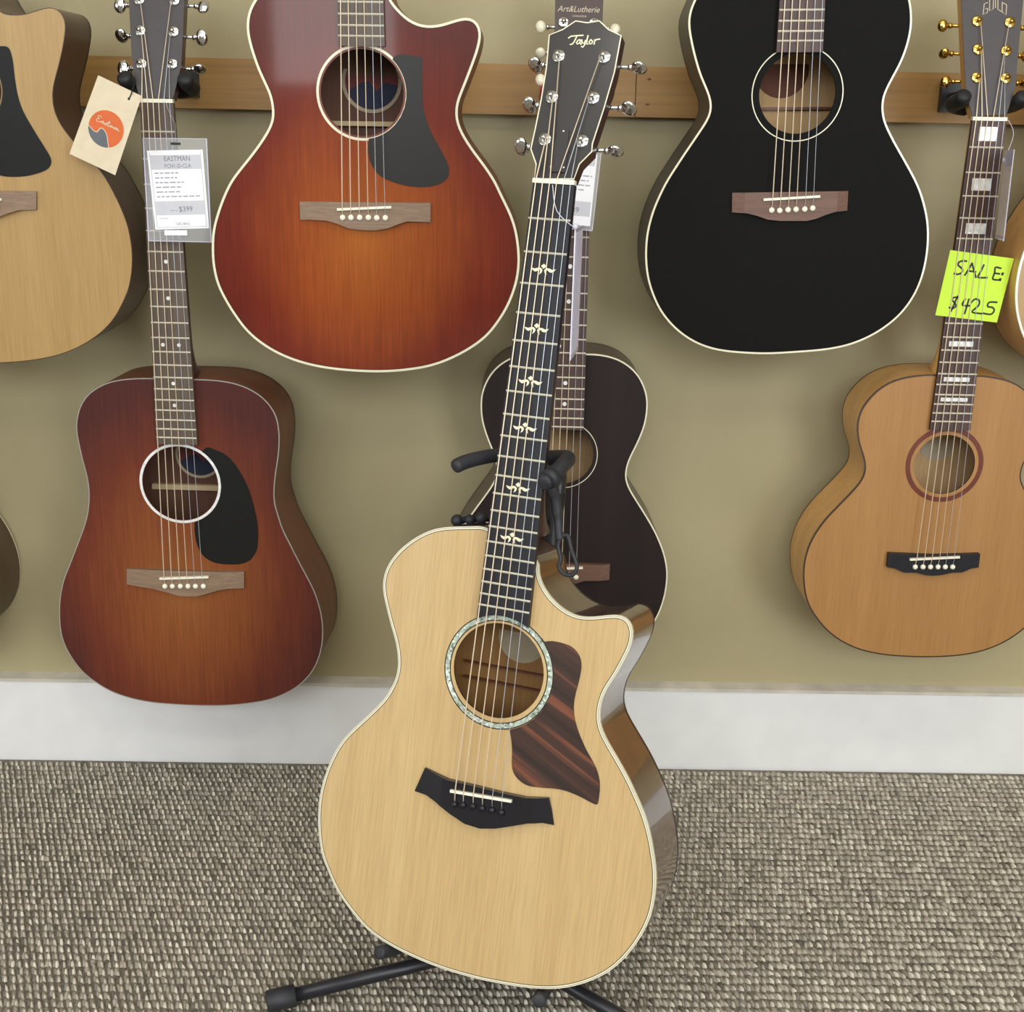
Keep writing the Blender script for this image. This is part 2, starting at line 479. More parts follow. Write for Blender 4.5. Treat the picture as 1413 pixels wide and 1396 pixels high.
def window(name, horizontal, a0, a1, z0, z1, at, nv, zbar=None):
    def bx(mb, p, q, r, s):
        if horizontal: mb.box((p, at - 0.1, r), (q, at - 0.02, s))
        else: mb.box((at - 0.1, p, r), (at - 0.02, q, s))
    mb = MB(); w = 0.05
    bx(mb, a0, a1, z0, z0 + w); bx(mb, a0, a1, z1 - w, z1); bx(mb, a0, a0 + w, z0 + w, z1 - w); bx(mb, a1 - w, a1, z0 + w, z1 - w)
    o = tag(mb.make(name, 'frame'), kind='structure')
    for k in range(1, nv):
        m2 = MB(); x = a0 + (a1 - a0) * k / nv; bx(m2, x - 0.02, x + 0.02, z0 + w, z1 - w); m2.make('mullion', 'frame', o)
    if zbar:
        m2 = MB(); bx(m2, a0 + w, a1 - w, zbar - 0.03, zbar + 0.03); m2.make('mullion', 'frame', o)
    return o
window('window_1', True, -2.9, 2.9, 1.45, 2.72, Y0, 6)
window('window_2', True, -1.28, -0.62, 0.93, 1.45, Y0, 1)
window('added_window_3', True, 1.5, 3.1, 0.1, 1.35, Y0, 2)  # frame of the added low window that brightens the lower right
window('window_4', False, -3.3, -1.3, 0.25, 1.65, X0, 2)

# baseboard: one long board with a grubby cap strip
bb = struct('baseboard_back', (X0, -0.015, 0.0), (X1, 0.0, 0.1372), 'white_trim')
cap = MB(); cap.add([(X0, -0.0175, 0.1372), (X1, -0.0175, 0.1372), (X1, -0.0175, 0.1425), (X0, -0.0175, 0.1425), (X0, 0, 0.1372), (X1, 0, 0.1372), (X1, 0, 0.1475), (X0, 0, 0.1475)],
                    [(0, 1, 2, 3), (3, 2, 6, 7), (0, 4, 5, 1), (0, 3, 7, 4), (1, 5, 6, 2)])
cap.make('cap_strip', 'cap_trim', bb)

# the two pine rails the hangers are screwed to
def rail(name, z0, z1):
    mb = MB().box((-2.6, -0.019, z0), (2.6, -0.001, z1))
    r = MB().box((-2.6, -0.004, z0 + 0.004), (2.6, -0.0005, z1 - 0.004)).make(name, 'rail'); tag(r, kind='structure')
    a = MB().box((-2.6, -0.020, z0), (0.1826, -0.0042, z1)).make('board', 'rail', r)
    b = MB().box((0.1838, -0.0195, z0), (2.6, -0.0042, z1)).make('board', 'rail', r)
    return r
rl = rail('trim_1', 1.0150, 1.0828)
rail('trim_2', 1.66, 1.728)
for x, z, sx, sz in ((0.2015, 1.0665, 0.003, 0.0017), (0.2005, 1.0325, 0.003, 0.0015), (0.46, 1.05, 0.002, 0.0016)):
    MB().ball((x, -0.0196, z), (sx, 0.0006, sz), 8, 4).make('knot', 'knot', rl)

# ------------------------------------------------------------------ carpet loops
def carpet():
    rng = np.random.default_rng(3)
    sx, sy = 0.0090, 0.0150
    xs = np.arange(-1.5, 1.5, sx); ys = np.arange(-1.25, -0.022, sy)
    GX, GY = np.meshgrid(xs, ys); rows = np.arange(len(ys))
    GX = GX + ((rows * 0.29) % 1.0)[:, None] * sx
    hi_x, hi_y = GX.ravel(), GY.ravel(); m = len(hi_x)
    # a proud loop per cell, and a lower, duller one in the gap beside it
    cx = np.concatenate([hi_x, hi_x + sx * 0.5]); cy = np.concatenate([hi_y, hi_y + sy * 0.42]); n = len(cx)
    low = np.concatenate([np.zeros(m), np.ones(m)])
    cx = cx + rng.normal(0, 0.0004, n); cy = cy + rng.normal(0, 0.0011, n)
    h = np.where(low > 0, 0.0034, 0.0062) + rng.normal(0, 0.0006, n)
    ax = np.where(low > 0, 0.0036, 0.0023) * rng.uniform(0.85, 1.15, n); ay = np.where(low > 0, 0.0076, 0.0062) * rng.uniform(0.85, 1.1, n)
    sk = rng.normal(-0.0019, 0.0006, n)
    ring = [(math.cos(2 * math.pi * k / 6), math.sin(2 * math.pi * k / 6)) for k in range(6)]
    V = np.zeros((n, 13, 3))
    for k, (c, s) in enumerate(ring):
        V[:, k, 0] = cx + ax * c + sk * s; V[:, k, 1] = cy + ay * s; V[:, k, 2] = 0.0002
        V[:, 6 + k, 0] = cx + ax * 0.72 * c + sk * s * 0.8; V[:, 6 + k, 1] = cy + ay * 0.68 * s; V[:, 6 + k, 2] = h * 0.78
    V[:, 12, 0] = cx; V[:, 12, 1] = cy; V[:, 12, 2] = h
    F4 = np.array([(k, (k + 1) % 6, 6 + (k + 1) % 6, 6 + k) for k in range(6)])
    F3 = np.array([(6 + k, 6 + (k + 1) % 6, 12) for k in range(6)])
    off = (np.arange(n) * 13)[:, None, None]
    f4 = (F4[None] + off).reshape(-1, 4); f3 = (F3[None] + off).reshape(-1, 3)
    me = bpy.data.meshes.new('carpet_pile')
    me.vertices.add(n * 13); me.vertices.foreach_set('co', V.reshape(-1))
    nl = len(f4) * 4 + len(f3) * 3; me.loops.add(nl)
    me.loops.foreach_set('vertex_index', np.concatenate([f4.ravel(), f3.ravel()]).astype(np.int32))
    st = np.concatenate([np.arange(len(f4)) * 4, len(f4) * 4 + np.arange(len(f3)) * 3]).astype(np.int32)
    me.polygons.add(len(f4) + len(f3)); me.polygons.foreach_set('loop_start', st)
    me.polygons.foreach_set('use_smooth', np.ones(len(f4) + len(f3), bool))
    me.update(calc_edges=True); me.validate()
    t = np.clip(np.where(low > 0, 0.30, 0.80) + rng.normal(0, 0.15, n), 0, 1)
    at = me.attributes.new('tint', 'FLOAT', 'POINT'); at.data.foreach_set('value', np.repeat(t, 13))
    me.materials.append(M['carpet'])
    o = bpy.data.objects.new('carpet_pile', me); COL.objects.link(o)
    tag(o, 'short looped grey and tan carpet pile along the white baseboard', 'carpet', kind='stuff')
carpet()

# ------------------------------------------------------------------ guitars
SPECS = {
 'T': {'loc':[-0.0108,-0.6597,0.291],
   'rot':[-20.5,-11.0,1.94],
   'S':648,
   'nf':20,
   'tilt':12,
   'body':[[-30.6,285.0],[-49.9,283.9],[-72.2,280.6],[-91.5,275.4],[-108.8,265.7],[-124.3,252.6],[-135.3,239.4],[-143.0,225.2],[-145.8,211.7],[-144.6,198.8],[-139.8,185.1],[-132.1,166.0],[-124.6,149.8],[-120.0,137.6],[-117.3,125.0],[-116.6,112.0],[-120.7,96.6],[-129.0,79.4],[-148.5,54.9],[-165.6,35.1],[-177.4,17.7],[-187.0,-5.4],[-192.7,-27.7],[-195.2,-49.4],[-194.2,-72.0],[-190.3,-94.0],[-184.6,-112.4],[-176.9,-125.8],[-162.4,-147.4],[-142.1,-166.7],[-118.9,-183.6],[-90.2,-194.3],[-57.6,-200.7],[-25.9,-204.1],[5.1,-204.7],[33.8,-203.4],[73.4,-198.9],[102.1,-192.4],[125.5,-182.6],[146.8,-168.9],[164.5,-152.6],[179.9,-130.1],[190.8,-106.1],[196.4,-85.1],[197.6,-62.5],[195.7,-42.0],[190.2,-20.8],[183.8,-1.8],[175.9,15.8],[166.3,31.6],[152.6,52.2],[137.5,71.2],[125.9,85.4],[118.8,96.4],[115.4,106.9],[115.2,119.3],[117.6,133.6],[122.6,144.6],[127.5,154.8],[133.8,171.0],[138.8,185.6],[140.3,198.1],[139.0,206.1],[134.5,213.5],[127.9,217.1],[119.5,217.0],[106.0,213.4],[92.4,209.7],[78.4,208.6],[66.7,211.4],[54.4,217.7],[43.1,226.9],[34.6,238.0],[29.5,249.6],[27.8,259.1]],
   'guard':[[27.5,160.6],[49.0,176.3],[64.0,177.8],[75.6,176.2],[84.8,170.2],[89.8,160.2],[89.8,145.6],[87.0,123.0],[87.9,108.5],[93.8,91.3],[105.8,71.6],[119.2,54.2],[125.3,38.9],[126.1,24.7],[126.0,15.1],[126.0,15.1],[118.1,16.7],[102.7,21.0],[83.5,23.2],[60.8,20.2],[45.4,19.6],[32.9,26.3],[27.3,36.4],[25.5,54.9],[20.0,75.4],[11.0,94.3]],
   'bridge':[[-70.5,14.4],[-80.5,-14.5],[-64.9,-14.9],[-52.1,-19.2],[-34.8,-27.8],[-15.9,-35.1],[2.3,-36.3],[19.6,-32.3],[36.5,-25.9],[55.1,-18.4],[70.1,-15.4],[81.7,-16.1],[77.5,-0.6],[72.8,12.4],[47.9,7.8],[20.7,7.4],[-11.1,8.0],[-42.2,8.0]],
   'pins':[[-29.6,-16.0],[-19.7,-14.6],[-8.3,-13.6],[2.4,-13.2],[13.6,-12.9],[24.6,-12.9]],
   'saddle':[[-35.5,-2.0],[34.7,2.1]],
   'head':[[-22.1,3.1],[-23.6,19.5],[-32.6,35.8],[-32.0,58.9],[-31.6,90.9],[-32.5,124.7],[-36.3,161.8],[-22.4,168.5],[-9.8,178.4],[3.2,176.6],[16.2,178.9],[28.1,169.5],[43.0,162.6],[43.0,122.0],[39.0,82.8],[33.8,44.6],[34.6,36.0],[24.0,22.1],[20.9,5.6]],
   'posts':[[-20.6,138.2],[28.9,138.3],[-19.4,92.9],[25.4,93.5],[-18.3,46.5],[22.1,46.6]]},
 'D': {'loc':[-0.4463,-0.1674,0.3706],
   'rot':[-3.0,1.5,-0.06],
   'S':645,
   'nf':20,
   'tilt':14,
   'body':[[-30.0,284.3],[-49.0,284.0],[-70.8,282.0],[-89.1,278.3],[-105.9,271.2],[-121.2,260.8],[-133.4,245.9],[-140.7,227.4],[-143.4,208.9],[-141.9,190.4],[-138.2,164.3],[-134.3,143.7],[-132.7,124.8],[-134.0,105.7],[-138.1,84.5],[-145.3,64.9],[-158.0,36.1],[-169.6,10.2],[-181.2,-15.9],[-188.3,-42.1],[-191.3,-66.3],[-191.9,-94.8],[-187.1,-117.1],[-178.1,-137.3],[-164.3,-157.5],[-146.1,-173.4],[-123.8,-187.3],[-97.2,-196.7],[-64.6,-202.8],[-31.6,-204.7],[7.2,-205.3],[44.1,-203.8],[79.0,-199.3],[110.3,-192.4],[133.8,-182.5],[153.4,-170.4],[171.1,-153.2],[183.1,-134.2],[191.3,-111.4],[194.8,-87.0],[194.5,-63.0],[191.3,-43.1],[184.5,-19.5],[173.9,3.8],[161.7,28.8],[151.2,51.8],[141.8,72.7],[137.7,87.2],[132.0,109.9],[131.8,128.8],[134.5,151.5],[139.0,175.9],[141.6,196.4],[141.8,214.8],[139.3,233.0],[132.7,247.4],[120.6,261.6],[103.1,272.9],[81.9,280.4],[57.1,283.8],[30.1,284.5]],
   'guard':[[17.9,154.1],[36.0,187.2],[50.6,185.7],[66.6,177.8],[80.4,161.4],[92.1,139.3],[100.2,113.0],[105.5,82.6],[106.0,60.4],[103.8,42.8],[96.7,29.0],[85.2,20.8],[70.0,18.0],[47.6,18.6],[32.9,24.0],[22.3,34.5],[16.7,51.8],[15.4,69.1],[16.0,82.0],[10.8,101.1]],
   'bridge':[[-85.3,7.5],[-87.0,-16.2],[-71.9,-17.8],[-47.8,-20.4],[-27.0,-25.2],[-8.3,-30.4],[14.1,-30.1],[27.4,-26.2],[46.5,-19.7],[59.8,-17.3],[83.4,-16.5],[84.4,8.2]],
   'pins':[[-29.4,-15.3],[-18.6,-14.9],[-7.0,-14.5],[4.0,-14.2],[14.9,-13.8],[26.3,-13.4]],
   'saddle':[[-36.1,-3.5],[34.8,1.2]],
   'head':[[-22.1,3.6],[-30.4,34.4],[-33.2,58.2],[-37.9,128.6],[-40,168],[-20,174],[0,171],[18,174],[36.5,168],[34.2,129.5],[31.3,47.3],[21.6,5.9]],
   'posts':[[-24.0,129.2],[21.5,128.9],[-22.0,89.8],[20.9,89.2],[-20.2,48.1],[20.0,48.6]]},
 'G': {'loc':[0.6276,-0.1494,0.4113],
   'rot':[0.0,2.5,0.07],
   'S':603,
   'nf':19,
   'tilt':14,
   'body':[[-25.0,265.7],[-41.2,265.3],[-66.0,261.7],[-86.9,254.9],[-103.7,243.6],[-116.6,228.7],[-125.1,213.6],[-128.5,195.0],[-126.8,178.2],[-122.5,163.2],[-116.7,150.1],[-112.1,136.8],[-111.1,123.5],[-114.6,111.9],[-125.0,96.4],[-141.3,76.3],[-159.8,53.3],[-172.7,31.4],[-181.0,9.5],[-184.6,-14.5],[-183.9,-36.5],[-178.9,-62.8],[-170.8,-83.0],[-156.4,-103.3],[-139.4,-121.5],[-116.7,-137.7],[-88.6,-149.8],[-56.9,-156.6],[-19.9,-159.5],[9.2,-159.5],[37.9,-157.0],[77.7,-147.1],[104.0,-135.7],[123.9,-122.8],[146.8,-100.1]],
   'bridge':[[-65.6,5.3],[-65.6,-16.0],[-53.7,-17.6],[-40.9,-23.8],[-22.9,-23.5],[-8.8,-27.2],[3.4,-27.8],[15.3,-26.3],[29.9,-22.5],[43.5,-22.0],[56.3,-15.6],[66.6,-13.9],[66.2,6.8],[0.1,3.4]],
   'pins':[[-25.9,-14.1],[-14.6,-13.9],[-3.8,-13.7],[7.1,-13.5],[17.5,-13.3],[28.3,-13.1]],
   'saddle':[[-35.3,-2.6],[36.3,2.4]],
   'head':[[-22.2,5.1],[-31.9,34.5],[-35.2,69.5],[-42.7,152],[-44.5,172],[-22,184],[0,178],[20,184],[40,172],[37.6,153.7],[33.1,70.9],[32.4,43.2],[22.1,7.9]],
   'posts':[[-21.1,125.5],[21.2,124.6],[-18.7,89.8],[18.0,88.8],[-19.1,54.0],[18.6,53.9]]},
 'R': {'loc':[-0.177,-0.24,0.8898],
   'rot':[-1.0,2.0,-0.15],
   'S':651.2,
   'nf':20,
   'tilt':14,
   'body':[[-130.9,244.8],[-138.5,231.4],[-141.6,216.5],[-140.7,201.6],[-136.6,185.1],[-130.3,165.5],[-122.2,147.3],[-116.3,133.6],[-114.4,121.4],[-114.1,108.9],[-118.7,96.5],[-129.1,80.7],[-142.9,63.2],[-156.8,47.1],[-169.9,31.0],[-179.9,12.9],[-189.3,-9.1],[-196.4,-32.0],[-198.7,-53.3],[-198.7,-74.8],[-194.8,-98.0],[-186.5,-118.0],[-174.1,-139.8],[-158.1,-161.6],[-138.3,-178.4],[-114.9,-191.8],[-87.8,-201.7],[-57.1,-208.1],[-20.1,-211.5],[21.2,-211.9],[60.2,-207.8],[89.3,-201.1],[116.8,-189.4],[140.6,-175.2],[159.2,-159.5],[175.9,-137.0],[187.4,-115.0],[195.5,-89.7],[198.3,-64.8],[196.6,-41.8],[191.8,-19.1],[184.0,0.2],[173.9,19.5],[165.4,36.4],[152.1,55.3],[137.3,73.9],[125.7,91.0],[119.2,104.9],[117.2,117.2],[119.2,131.1],[125.5,146.5],[133.5,166.4],[142.1,189.3],[146.3,207.3],[145.0,217.7],[139.4,225.7],[129.9,229.1],[117.2,226.9],[103.0,222.3],[88.6,219.1],[72.8,219.6],[58.5,225.3],[46.0,235.6],[35.8,247.2],[30.5,260.2],[28.9,274.9],[-37.6,283.7],[-68.4,281.6],[-96.8,273.1],[-117.6,259.7]],
   'guard':[[26.5,155.0],[40.2,183.1],[67.0,183.0],[73.7,182.8],[73.7,182.8],[73.7,176.1],[73.9,130.1],[78.3,108.6],[85.5,91.4],[94.5,75.8],[103.7,59.3],[107.3,47.0],[104.6,38.1],[94.5,30.8],[77.9,27.0],[57.7,27.5],[38.5,31.7],[20.2,39.4],[9.5,52.5],[5.2,68.3],[6.4,84.1],[3.1,103.1]],
   'bridge':[[-82.8,6.6],[-82.7,-15.9],[-68.1,-15.6],[-48.7,-16.2],[-35.8,-19.6],[-20.2,-25.7],[-3.6,-27.2],[13.1,-27.4],[29.8,-24.4],[43.8,-18.8],[54.0,-15.4],[83.5,-16.3],[83.6,7.6]],
   'pins':[[-27.7,-12.0],[-17.1,-11.8],[-6.0,-11.6],[5.1,-11.4],[15.7,-11.7],[26.7,-11.5]],
   'saddle':[[-34.5,-2.0],[34.5,2.0]]},
 'B': {'loc':[0.3706,-0.21,0.9118],
   'rot':[0.0,2.0,-1.45],
   'S':641.6,
   'nf':21,
   'tilt':14,
   'body':[[-132.8,239.6],[-138.2,227.0],[-139.5,211.0],[-136.1,193.1],[-130.4,172.5],[-122.8,150.9],[-113.9,132.6],[-109.3,121.2],[-108.0,111.5],[-109.9,101.9],[-115.5,92.2],[-127.8,73.6],[-139.3,56.7],[-150.9,38.8],[-161.6,21.7],[-170.9,2.6],[-178.8,-17.5],[-184.4,-40.5],[-186.3,-61.0],[-185.8,-81.7],[-182.4,-103.4],[-176.1,-122.5],[-166.5,-142.7],[-153.4,-160.2],[-138.0,-174.8],[-119.6,-187.1],[-97.9,-196.1],[-73.3,-201.2],[-42.0,-203.9],[-15.7,-204.6],[19.3,-202.9],[55.2,-200.2],[86.9,-194.5],[114.3,-184.0],[138.4,-169.1],[158.2,-150.4],[172.6,-127.9],[181.4,-102.2],[185.1,-73.0],[184.4,-46.8],[180.9,-26.4],[174.4,-6.1],[166.1,13.1],[154.1,33.1],[143.3,49.4],[129.5,70.1],[122.0,82.6],[115.5,95.1],[112.3,107.5],[112.0,121.5],[115.3,132.0],[123.1,148.5],[130.9,164.8],[136.7,182.8],[140.0,202.4],[139.6,217.7],[135.6,237.9],[123.8,261.4],[104.6,276.4],[72.6,286.5],[27.6,290.9],[-30.4,292.1],[-74.7,287.4],[-105.6,277.7],[-122.8,261.2]],
   'bridge':[[-75.9,6.8],[-75.3,-17.9],[-56.4,-19.0],[-43.1,-22.3],[-29.7,-27.0],[-13.5,-28.9],[21.4,-29.2],[33.5,-26.5],[47.3,-21.1],[58.3,-17.9],[74.3,-16.7],[73.9,8.0]],
   'pins':[[-25.0,-15.2],[-14.6,-15.8],[-3.9,-14.9],[6.4,-14.5],[17.7,-14.2],[27.9,-13.1]],
   'saddle':[[-36.4,-1.8],[36.3,1.8]]},
 'N': {'loc':[-0.6796,-0.21,0.8899],
   'rot':[0.0,2.0,-0.85],
   'S':641.6,
   'nf':20,
   'tilt':14,
   'body':[[-37.6,283.7],[-68.4,281.6],[-96.8,273.1],[-117.6,259.7],[-130.9,244.8],[-138.5,231.4],[-141.6,216.5],[-140.7,201.6],[-136.6,185.1],[-130.3,165.5],[-122.2,147.3],[-116.3,133.6],[-114.4,121.4],[-114.1,108.9],[-118.7,96.5],[-129.1,80.7],[-142.9,63.2],[-156.8,47.1],[-169.9,31.0],[-179.9,12.9],[-189.3,-9.1],[-196.4,-32.0],[-198.7,-53.3],[-198.7,-74.8],[-194.8,-98.0],[-186.5,-118.0],[-174.1,-139.8],[-158.1,-161.6],[-138.3,-178.4],[-114.9,-191.8],[-87.8,-201.7],[-57.1,-208.1],[-20.1,-211.5],[3.5,-213.5],[42.7,-210.5],[76.4,-204.4],[100.5,-196.5],[122.9,-185.7],[145.6,-170.0],[162.6,-152.5],[176.0,-131.3],[185.3,-112.2],[191.0,-89.3],[193.2,-68.6],[192.6,-48.1],[188.8,-25.8],[181.3,-3.7],[171.9,18.1],[160.7,38.1],[141.1,60.4],[124.4,80.6],[115.2,94.8],[110.0,108.9],[108.7,123.1],[110.9,138.7],[117.2,155.7],[125.1,177.4],[131.3,198.7],[134.0,214.0],[131.4,224.5],[124.8,231.3],[117.0,233.2],[103.8,230.4],[88.9,225.8],[77.4,223.5],[62.9,224.2],[53.6,226.4]],
   'guard':[[17.6,146.9],[33.0,184.8],[49.4,186.6],[58.5,187.0],[61.5,181.5],[63.3,169.5],[63.5,150.6],[64.9,129.8],[69.2,110.6],[79.7,88.6],[91.2,67.4],[98.2,54.0],[99.3,46.9],[93.8,38.7],[80.3,33.3],[64.1,29.6],[45.4,28.7],[31.6,30.4],[18.3,35.8],[8.7,48.3],[8.8,72.4]],
   'bridge':[[-86.5,12.0],[-90.0,-13.5],[-75.0,-13.4],[-54.6,-14.2],[-40.2,-18.8],[-25.0,-24.2],[-9.2,-26.0],[7.6,-25.9],[24.0,-22.2],[38.6,-16.7],[53.1,-12.5],[74.7,-12.0],[77.1,10.8]],
   'pins':[[-28.1,-10.2],[-17.4,-10.2],[-6.7,-10.2],[4.1,-10.1],[14.8,-10.1],[25.5,-10.0]],
   'saddle':[[-33.6,-1.0],[33.6,1.0]]}}

def fretpos(n, S): return S * 2 ** (-n / 12.0)

def dup_mesh(o, name, parent, loc):
    c = bpy.data.objects.new(name, o.data); COL.objects.link(c); c.parent = parent; c.location = loc; return c

def mirror_left(pts):
    L = [p for p in pts if p[0] < -1]
    return L + [[-u, v] for u, v in L[::-1]]

GENERIC_HEAD = [[-22, 3], [-30.5, 34], [-33.5, 58], [-38, 128], [-39, 168], [-20, 175], [0, 172], [20, 175], [39, 168], [38, 128], [33, 58], [30.5, 34], [22, 3]]
GENERIC_POSTS = [[-22.5, 129], [22.5, 129], [-21.5, 89.5], [21.5, 89.5], [-20, 48], [20, 48]]

def build_guitar(sp, look, label, name='acoustic_guitar', group=None):
    S = sp['S']; nf = sp['nf']; g = look.get
    R = closed_spline(sp['body'], 260, 2)
    v0 = float(R[:, 1].min())
    rm = rotm(*sp['rot'])
    loc = Vector(sp['loc']) + rm @ Vector((0, 0, v0 / 1000))
    root = empty(name, loc, rm.to_euler(), label, 'guitar', group)
    def L(u, v, w): return (u / 1000, -w / 1000, (v - v0) / 1000)
    vtop = float(R[:, 1].max())
    d0, d1 = g('depth', (96, 116))
    dep = lambda v: -(d1 + (d0 - d1) * min(1, max(0, (v - v0) / (vtop - v0))))
    # --- body
    bw = g('bind', 2.6)
    Ri = inset(R, bw)
    hc, hr = g('hole'), g('hole_r')
    hole = circle(hc, hr, 56)
    mb = MB()
    V, Fc = fill2d([Ri, hole])
    mb.add([L(u, v, 0) for u, v in V], Fc); mb.add([L(u, v, -3) for u, v in V], [f[::-1] for f in Fc])
    mb.make('soundboard', g('top'), root)
    mb = MB(); ring_strip(mb, hole, hole, L, 0, -3); mb.make('soundhole_rim', g('rim', 'rosewood'), root, True)
    mb = MB()
    n = len(R); Ro = inset(R, 0.15)
    mb.add([L(u, v, -0.5) for u, v in Ro] + [L(u, v, dep(v)) for u, v in Ro], [(n + i, n + (i + 1) % n, (i + 1) % n, i) for i in range(n)])
    mb.make('side', g('side'), root, True)
    mb = MB(); V, Fc = fill2d([Ro]); mb.add([L(u, v, dep(v)) for u, v in V], [f[::-1] for f in Fc]); mb.make('back', g('back', g('side')), root)
    lining = MB(); V, Fc = fill2d([inset(R, 3)]); lining.add([L(u, v, dep(v) + 2.5) for u, v in V], Fc); lining.make('back_lining', g('inside', 'interior_dark'), root)
    lin2 = MB(); Rl = inset(R, 3); lin2.add([L(u, v, -3.2) for u, v in Rl] + [L(u, v, dep(v) + 2.5) for u, v in Rl], [(i, (i + 1) % n, n + (i + 1) % n, n + i) for i in range(n)]); lin2.make('side_lining', g('inside', 'interior_dark'), root, True)
    mb = MB(); wd = g('bind_side', 5.0)
    ring_strip(mb, Ri, R, L, 0.12, 0.12)
    n2 = len(R); mb.add([L(u, v, 0.12) for u, v in R] + [L(u, v, -wd) for u, v in R], [(n2 + i, n2 + (i + 1) % n2, (i + 1) % n2, i) for i in range(n2)])
    mb.make('binding', g('bindmat', 'cream'), root)
    if g('purf'):
        mb = MB(); ring_strip(mb, inset(R, bw + g('purf')), Ri, L, 0.14, 0.14)
        mb.make('purfling', g('purfmat', 'black_line'), root)
    if g('purf2'):
        mb = MB(); ring_strip(mb, inset(R, 1.5), inset(R, 0.9), L, 0.2, 0.2); mb.make('purfling', 'grey_bind', root)
    mb = MB(); Rb = inset(R, -0.1)
    mb.add([L(u, v, dep(v) + 3.5) for u, v in Rb] + [L(u, v, dep(v) - 0.1) for u, v in Rb], [(n2 + i, n2 + (i + 1) % n2, (i + 1) % n2, i) for i in range(n2)])
    mb.make('back_binding', g('backbind', 'black_line'), root)
    # --- inside the soundhole
    if g('label'):
        c, r, mat = g('label')
        dd = dep(c[1]) + 2.7
        lb = MB(); V, Fc = fill2d([circle(c, r, 32)]); lb.add([L(u, v, dd) for u, v in V], Fc); lo_ = lb.make('paper_label', mat, root)
        if g('label_emblem'):
            e = MB(); pts = [(c[0] + r * 0.86 * math.cos(a), c[1] + r * 0.86 * math.sin(a)) for a in np.linspace(math.radians(200), math.radians(352), 16)]
            pts += [(c[0] + r * .45, c[1] - r * .02), (c[0] + r * .15, c[1] - r * .3), (c[0] - r * .1, c[1] + r * .02), (c[0] - r * .35, c[1] - r * .05)]
            V, Fc = fill2d([pts]); e.add([L(u, v, dd + 0.25) for u, v in V], Fc); e.make('emblem', 'label_navy', lo_)
            e = MB(); A = circle(c, r * 0.99, 32); B = circle(c, r * 0.88, 32); ring_strip(e, B, A, L, dd + .3, dd + .3); e.make('emblem_ring', 'label_round', lo_)
    for (bv, bh, mat) in g('braces', ()):
        bmn = MB(); dd = dep(bv) + 2.6; bmn.box((-.075, -(dd + 8) / 1000, (bv - v0) / 1000), (.075, -dd / 1000, (bv + bh - v0) / 1000)); bmn.make('brace', mat, root)
    # --- rosette
    for k, (ra, rb, mat) in enumerate(g('rings')):
        mb = MB(); ring_strip(mb, circle(g('rose', hc), ra, 64), circle(g('rose', hc), rb, 64), L, 0.16 + k * .02, 0.16 + k * .02)
        mb.make('rosette_ring', mat, root)
    # --- pickguard
    if 'guard' in sp and g('guardmat'):
        P = [tuple(p) for p in sp['guard']]
        rr = g('guard_r', max(r[1] for r in g('rings')) + 0.4); c = g('rose', hc)
        G = closed_spline(P, 110, 1) if not g('guard_sharp') else np.array(P)
        outp = []
        for u, v in G:
            dx, dy = u - c[0], v - c[1]; q = math.hypot(dx, dy)
            if q < rr: u, v = c[0] + dx / q * rr, c[1] + dy / q * rr
            outp.append((u, v))
        mb = MB(); prism(mb, outp, L, 0, 0.9); mb.make('pickguard', g('guardmat'), root)
    # --- bridge, saddle, pins
    if 'bridge' in sp:
        P = [tuple(p) for p in sp['bridge']]
        ar = sum(P[i][0] * P[(i + 1) % len(P)][1] - P[(i + 1) % len(P)][0] * P[i][1] for i in range(len(P)))
        if ar < 0: P = P[::-1]
        ua, ub = g('bridge_break', (-46, 46)); umin = min(p[0] for p in P); umax = max(p[0] for p in P)
        hmid, hend = 8.0, g('bridge_end', 4.0)
        mb = MB()
        for (c1, c2, hf) in (((1, 0, ua), None, lambda u: hend + (hmid - hend) * (u - umin) / (ua - umin)),
                             ((-1, 0, -ua), (1, 0, ub), lambda u: hmid),
                             ((-1, 0, -ub), None, lambda u: hend + (hmid - hend) * (umax - u) / (umax - ub))):
            Q = clip(P, *c1)
            if c2: Q = clip(Q, *c2)
            V, Fc = fill2d([Q]); mb.add([L(u, v, hf(u)) for u, v in V], Fc)
            m = len(Q); mb.add([L(u, v, 0) for u, v in Q] + [L(u, v, hf(u)) for u, v in Q], [(i, (i + 1) % m, m + (i + 1) % m, m + i) for i in range(m)])
        br = mb.make('bridge', g('bridgemat'), root)
        (sa, sb) = sp['saddle']
        dx, dy = sb[0] - sa[0], sb[1] - sa[1]; ln = math.hypot(dx, dy); nx, ny = -dy / ln * 1.5, dx / ln * 1.5
        mb = MB(); prism(mb, [(sa[0] - nx, sa[1] - ny), (sb[0] - nx, sb[1] - ny), (sb[0] + nx, sb[1] + ny), (sa[0] + nx, sa[1] + ny)], L, 7.9, 11.6)
        mb.make('saddle', 'bone', br)
        for (u, v) in sp['pins']:
            p = MB().ball((0, 0, 0), (0.0039, 0.0030, 0.0039), 12, 6).make('bridge_pin', g('pinmat', 'bone'), br, True)
            p.location = L(u, v, 9.4)
            if g('pinmat', 'bone') == 'bone':
                q = MB().ball((0, -0.0021, 0), (0.0011, 0.0008, 0.0011), 6, 4).make('pin_dot', 'dot_black', p, True) if False else None
    # --- fretboard
    ve = g('board_end'); hn = g('nut_w', 43.5) / 2; h12 = g('w12', 53.0) / 2
    hw = lambda v: hn + (h12 - hn) * (S - v) / (S / 2)
    pts = [(-hw(S), S), (-hw(ve), ve)]
